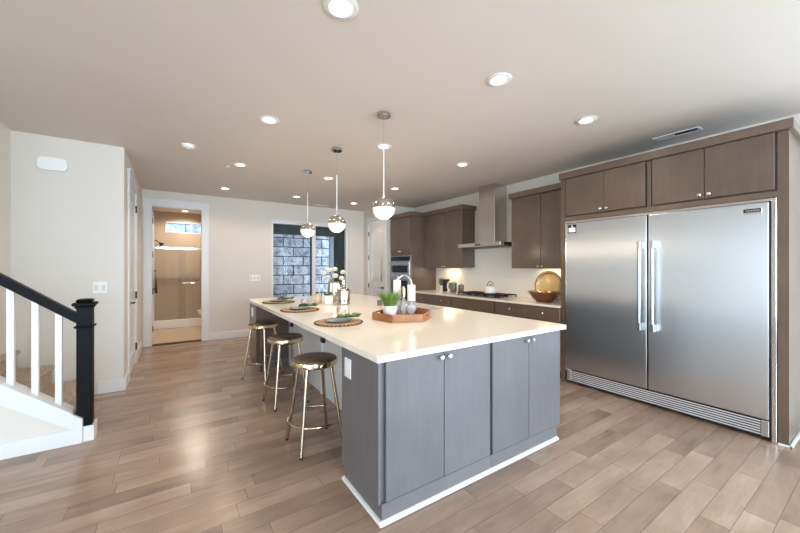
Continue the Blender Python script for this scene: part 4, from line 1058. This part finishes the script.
def vent(cx, cyy, lx, ly, label, split=False):
    t = thing('ceiling_vent', label, 'vent', (cx, cyy, HC), None)
    x0, x1, y0, y1 = cx - lx / 2, cx + lx / 2, cyy - ly / 2, cyy + ly / 2; fw = 0.018 if ly > lx else 0.007
    z0, z1 = HC - 0.008, HC - 0.0005
    MB().box(x0, x1, y0, y0 + fw, z0, z1).box(x0, x1, y1 - fw, y1, z0, z1).box(x0, x0 + fw, y0 + fw, y1 - fw, z0, z1).box(x1 - fw, x1, y0 + fw, y1 - fw, z0, z1).build('frame', 'trim', t)
    B(x0 + fw, x1 - fw, y0 + fw, y1 - fw, HC - 0.002, HC - 0.0006).build('duct', 'dark', t, 'flat dark sheet standing for the shaded vent opening')  # dark plate under the ceiling, its colour imitates shade inside the vent
    long_y = ly > lx
    if long_y:
        B(x0 + fw, x1 - fw, cyy + 0.015, cyy + 0.045, z0, z1 - 0.002).build('divider', 'trim', t)
        n = 4
        for k in range(n):
            x = x0 + fw + (k + 0.5) * (lx - 2 * fw) / n
            m = MB().prism([(x - 0.010, HC - 0.0025), (x + 0.008, HC - 0.0075), (x + 0.0095, HC - 0.0065), (x - 0.0085, HC - 0.0020)], cyy + 0.05, y1 - fw - 0.002, axis='y'); m.build('slat', 'trim', t)
    else:
        for k in range(3):
            y = y0 + fw + (k + 0.5) * (ly - 2 * fw) / 3
            B(x0 + fw, x1 - fw, y - 0.003, y + 0.003, z0, z1 - 0.002).build('slat', 'trim', t)
vent(4.20, 1.275, 0.12, 0.375, 'long white ceiling vent above the refrigerator cabinets')
vent(2.64, 7.02, 0.30, 0.12, 'small ceiling vent by the back wall above the patio door')

# ================================================================== WALL PLATES
def plate_xz(name, label, cat, x0, x1, y, z0, z1, n, r=0.0):
    t = thing(name, label, cat, ((x0 + x1) / 2, y, (z0 + z1) / 2))
    B(x0, x1, y - 0.007, y - 0.0005, z0, z1, bev=0.002).build('plate', 'white', t)
    for k in range(n):
        c = x0 + (k + 0.5) * (x1 - x0) / n; zc = (z0 + z1) / 2
        B(c - 0.015, c + 0.015, y - 0.0105, y - 0.0075, zc - 0.031, zc + 0.031, bev=0.001).build('rocker', 'rocker', t)
plate_xz('switch_plate', 'white two-gang light switch plate on the wall by the newel post', 'light switch', -0.738, -0.620, SWY, 1.094, 1.218, 2)
plate_xz('switch_plate', 'white three-gang light switch plate on the back wall beside the patio door', 'light switch', 1.235, 1.43, BWY, 1.095, 1.22, 3)
ch = thing('door_chime', 'white rounded door chime cover high on the stair wall', 'door chime', (-1.045, SWY, 2.43))
pts = []
x0, x1, z0, z1, rr = -1.150, -0.928, 2.366, 2.496, 0.048
for cx_, cz_, a0 in ((x1 - rr, z1 - rr, 0), (x0 + rr, z1 - rr, PI / 2), (x0 + rr, z0 + rr, PI), (x1 - rr, z0 + rr, 1.5 * PI)):
    for k in range(7): pts.append((cx_ + rr * math.cos(a0 + k * PI / 12), cz_ + rr * math.sin(a0 + k * PI / 12)))
MB().prism(pts, SWY - 0.045, SWY - 0.006, axis='y').build('cover', 'white', ch)
MB().prism([(-1.045 + (a + 1.045) * 0.92, 2.431 + (b - 2.431) * 0.9) for a, b in pts], SWY - 0.006, SWY - 0.0005, axis='y').build('back_plate', 'whitem', ch)

# ================================================================== BATHROOM THINGS
sb = thing('shower_pan', 'white shower base with low curb seen through the bathroom doorway', 'shower base', (0.05, 9.5, 0))
MB().box(-0.438, 0.52, 9.16, 9.25, -0.001, 0.185, bev=0.012, seg=2).build('curb', 'white', sb)
MB().box(-0.438, 0.52, 9.251, 9.948, -0.001, 0.06, bev=0.004).build('pan', 'white', sb)
sh = thing('shower_screen', 'sliding glass shower screen with chrome top rail in the bathroom', 'shower screen', (0.05, 9.2, 0.186))
B(-0.438, 0.52, 9.17, 9.225, 1.775, 1.832, bev=0.004).build('top_rail', 'steelp', sh)
B(-0.436, 0.20, 9.205, 9.213, 0.19, 1.775).build('glass_panel', 'shglass', sh)
d = B(0.06, 0.52, 9.182, 9.190, 0.19, 1.775).build('glass_panel', 'shglass', sh)
m = MB().cyl((0.17, 9.180, 1.015), (0.17, 9.130, 1.015), 0.009, seg=10).cyl((0.50, 9.180, 1.015), (0.50, 9.130, 1.015), 0.009, seg=10).cyl((0.14, 9.130, 1.015), (0.52, 9.130, 1.015), 0.010, seg=10)
m.build('towel_bar', 'chrome', d)
B(0.155, 0.195, 9.11, 9.15, 0.995, 1.035, bev=0.004).build('bar_end', 'white', d)
hdw = thing('shower_sprayer', 'dark shower head on an angled arm inside the shower', 'shower head', (-0.44, 9.5, 1.95))
MB().tube([(-0.439, 9.5, 1.98), (-0.36, 9.5, 1.99), (-0.29, 9.5, 1.93)], 0.011, 10).build('arm', 'bronze', hdw)
MB().cyl((-0.295, 9.5, 1.935), (-0.24, 9.5, 1.885), 0.018, 0.055, 18).build('head', 'bronze', hdw)
sw_end = struct('wall_shower_end', B(0.521, 0.60, 9.16, 9.95, 0, 2.15), 'tan')
tl = thing('toilet', 'white toilet partly hidden by the bathroom door casing', 'toilet', (0.75, 8.75, 0))
m = MB()
for (x, y, rx, ry, z) in (): pass
prof = [(0, 0), (0.11, 0), (0.12, 0.03), (0.10, 0.12), (0.13, 0.26), (0.19, 0.36), (0.20, 0.395), (0.19, 0.40), (0, 0.40)]
m.lathe(prof, (0, 0, 0), 28, Matrix.Translation((0.665, 8.70, 0)) @ Matrix.Diagonal((1.30, 0.95, 1, 1)))
m.build('bowl', 'white', tl)
MB().lathe([(0, 0.402), (0.195, 0.402), (0.20, 0.415), (0.19, 0.425), (0, 0.428)], (0, 0, 0), 28, Matrix.Translation((0.665, 8.70, 0)) @ Matrix.Diagonal((1.30, 0.95, 1, 1))).build('lid', 'white', tl)
MB().box(0.96, 1.16, 8.50, 8.90, 0.38, 0.76, bev=0.015, seg=2).box(0.955, 1.165, 8.495, 8.905, 0.762, 0.785, bev=0.006).box(0.88, 1.14, 8.61, 8.79, 0.0, 0.379).build('tank', 'white', tl)
rb = thing('hanging_towel', 'dark towel hanging from a hook on the open bathroom door', 'towel', (-0.338, 7.95, 1.35))
MB().cyl((-0.3395, 7.95, 1.30), (-0.30, 7.95, 1.31), 0.008, seg=8).ball((-0.30, 7.95, 1.312), 0.012, seg=8).build('hook', 'bronze', rb)
m = MB()
n, k2 = 14, 10; V = {}
for i in range(n + 1):
    for j in range(k2 + 1):
        u = i / n; v = j / k2
        V[i, j] = m.bm.verts.new((-0.308 + 0.018 * math.sin(u * 5 * PI) * v + 0.01 * v, 7.95 + (u - 0.5) * (0.05 + 0.10 * v), 1.30 - v * 0.42))
for i in range(n):
    for j in range(k2): m.bm.faces.new((V[i, j], V[i + 1, j], V[i + 1, j + 1], V[i, j + 1]))
r = bmesh.ops.solidify(m.bm, geom=m.bm.faces[:], thickness=0.008); m.sm = True
m.build('cloth', 'towel', rb)
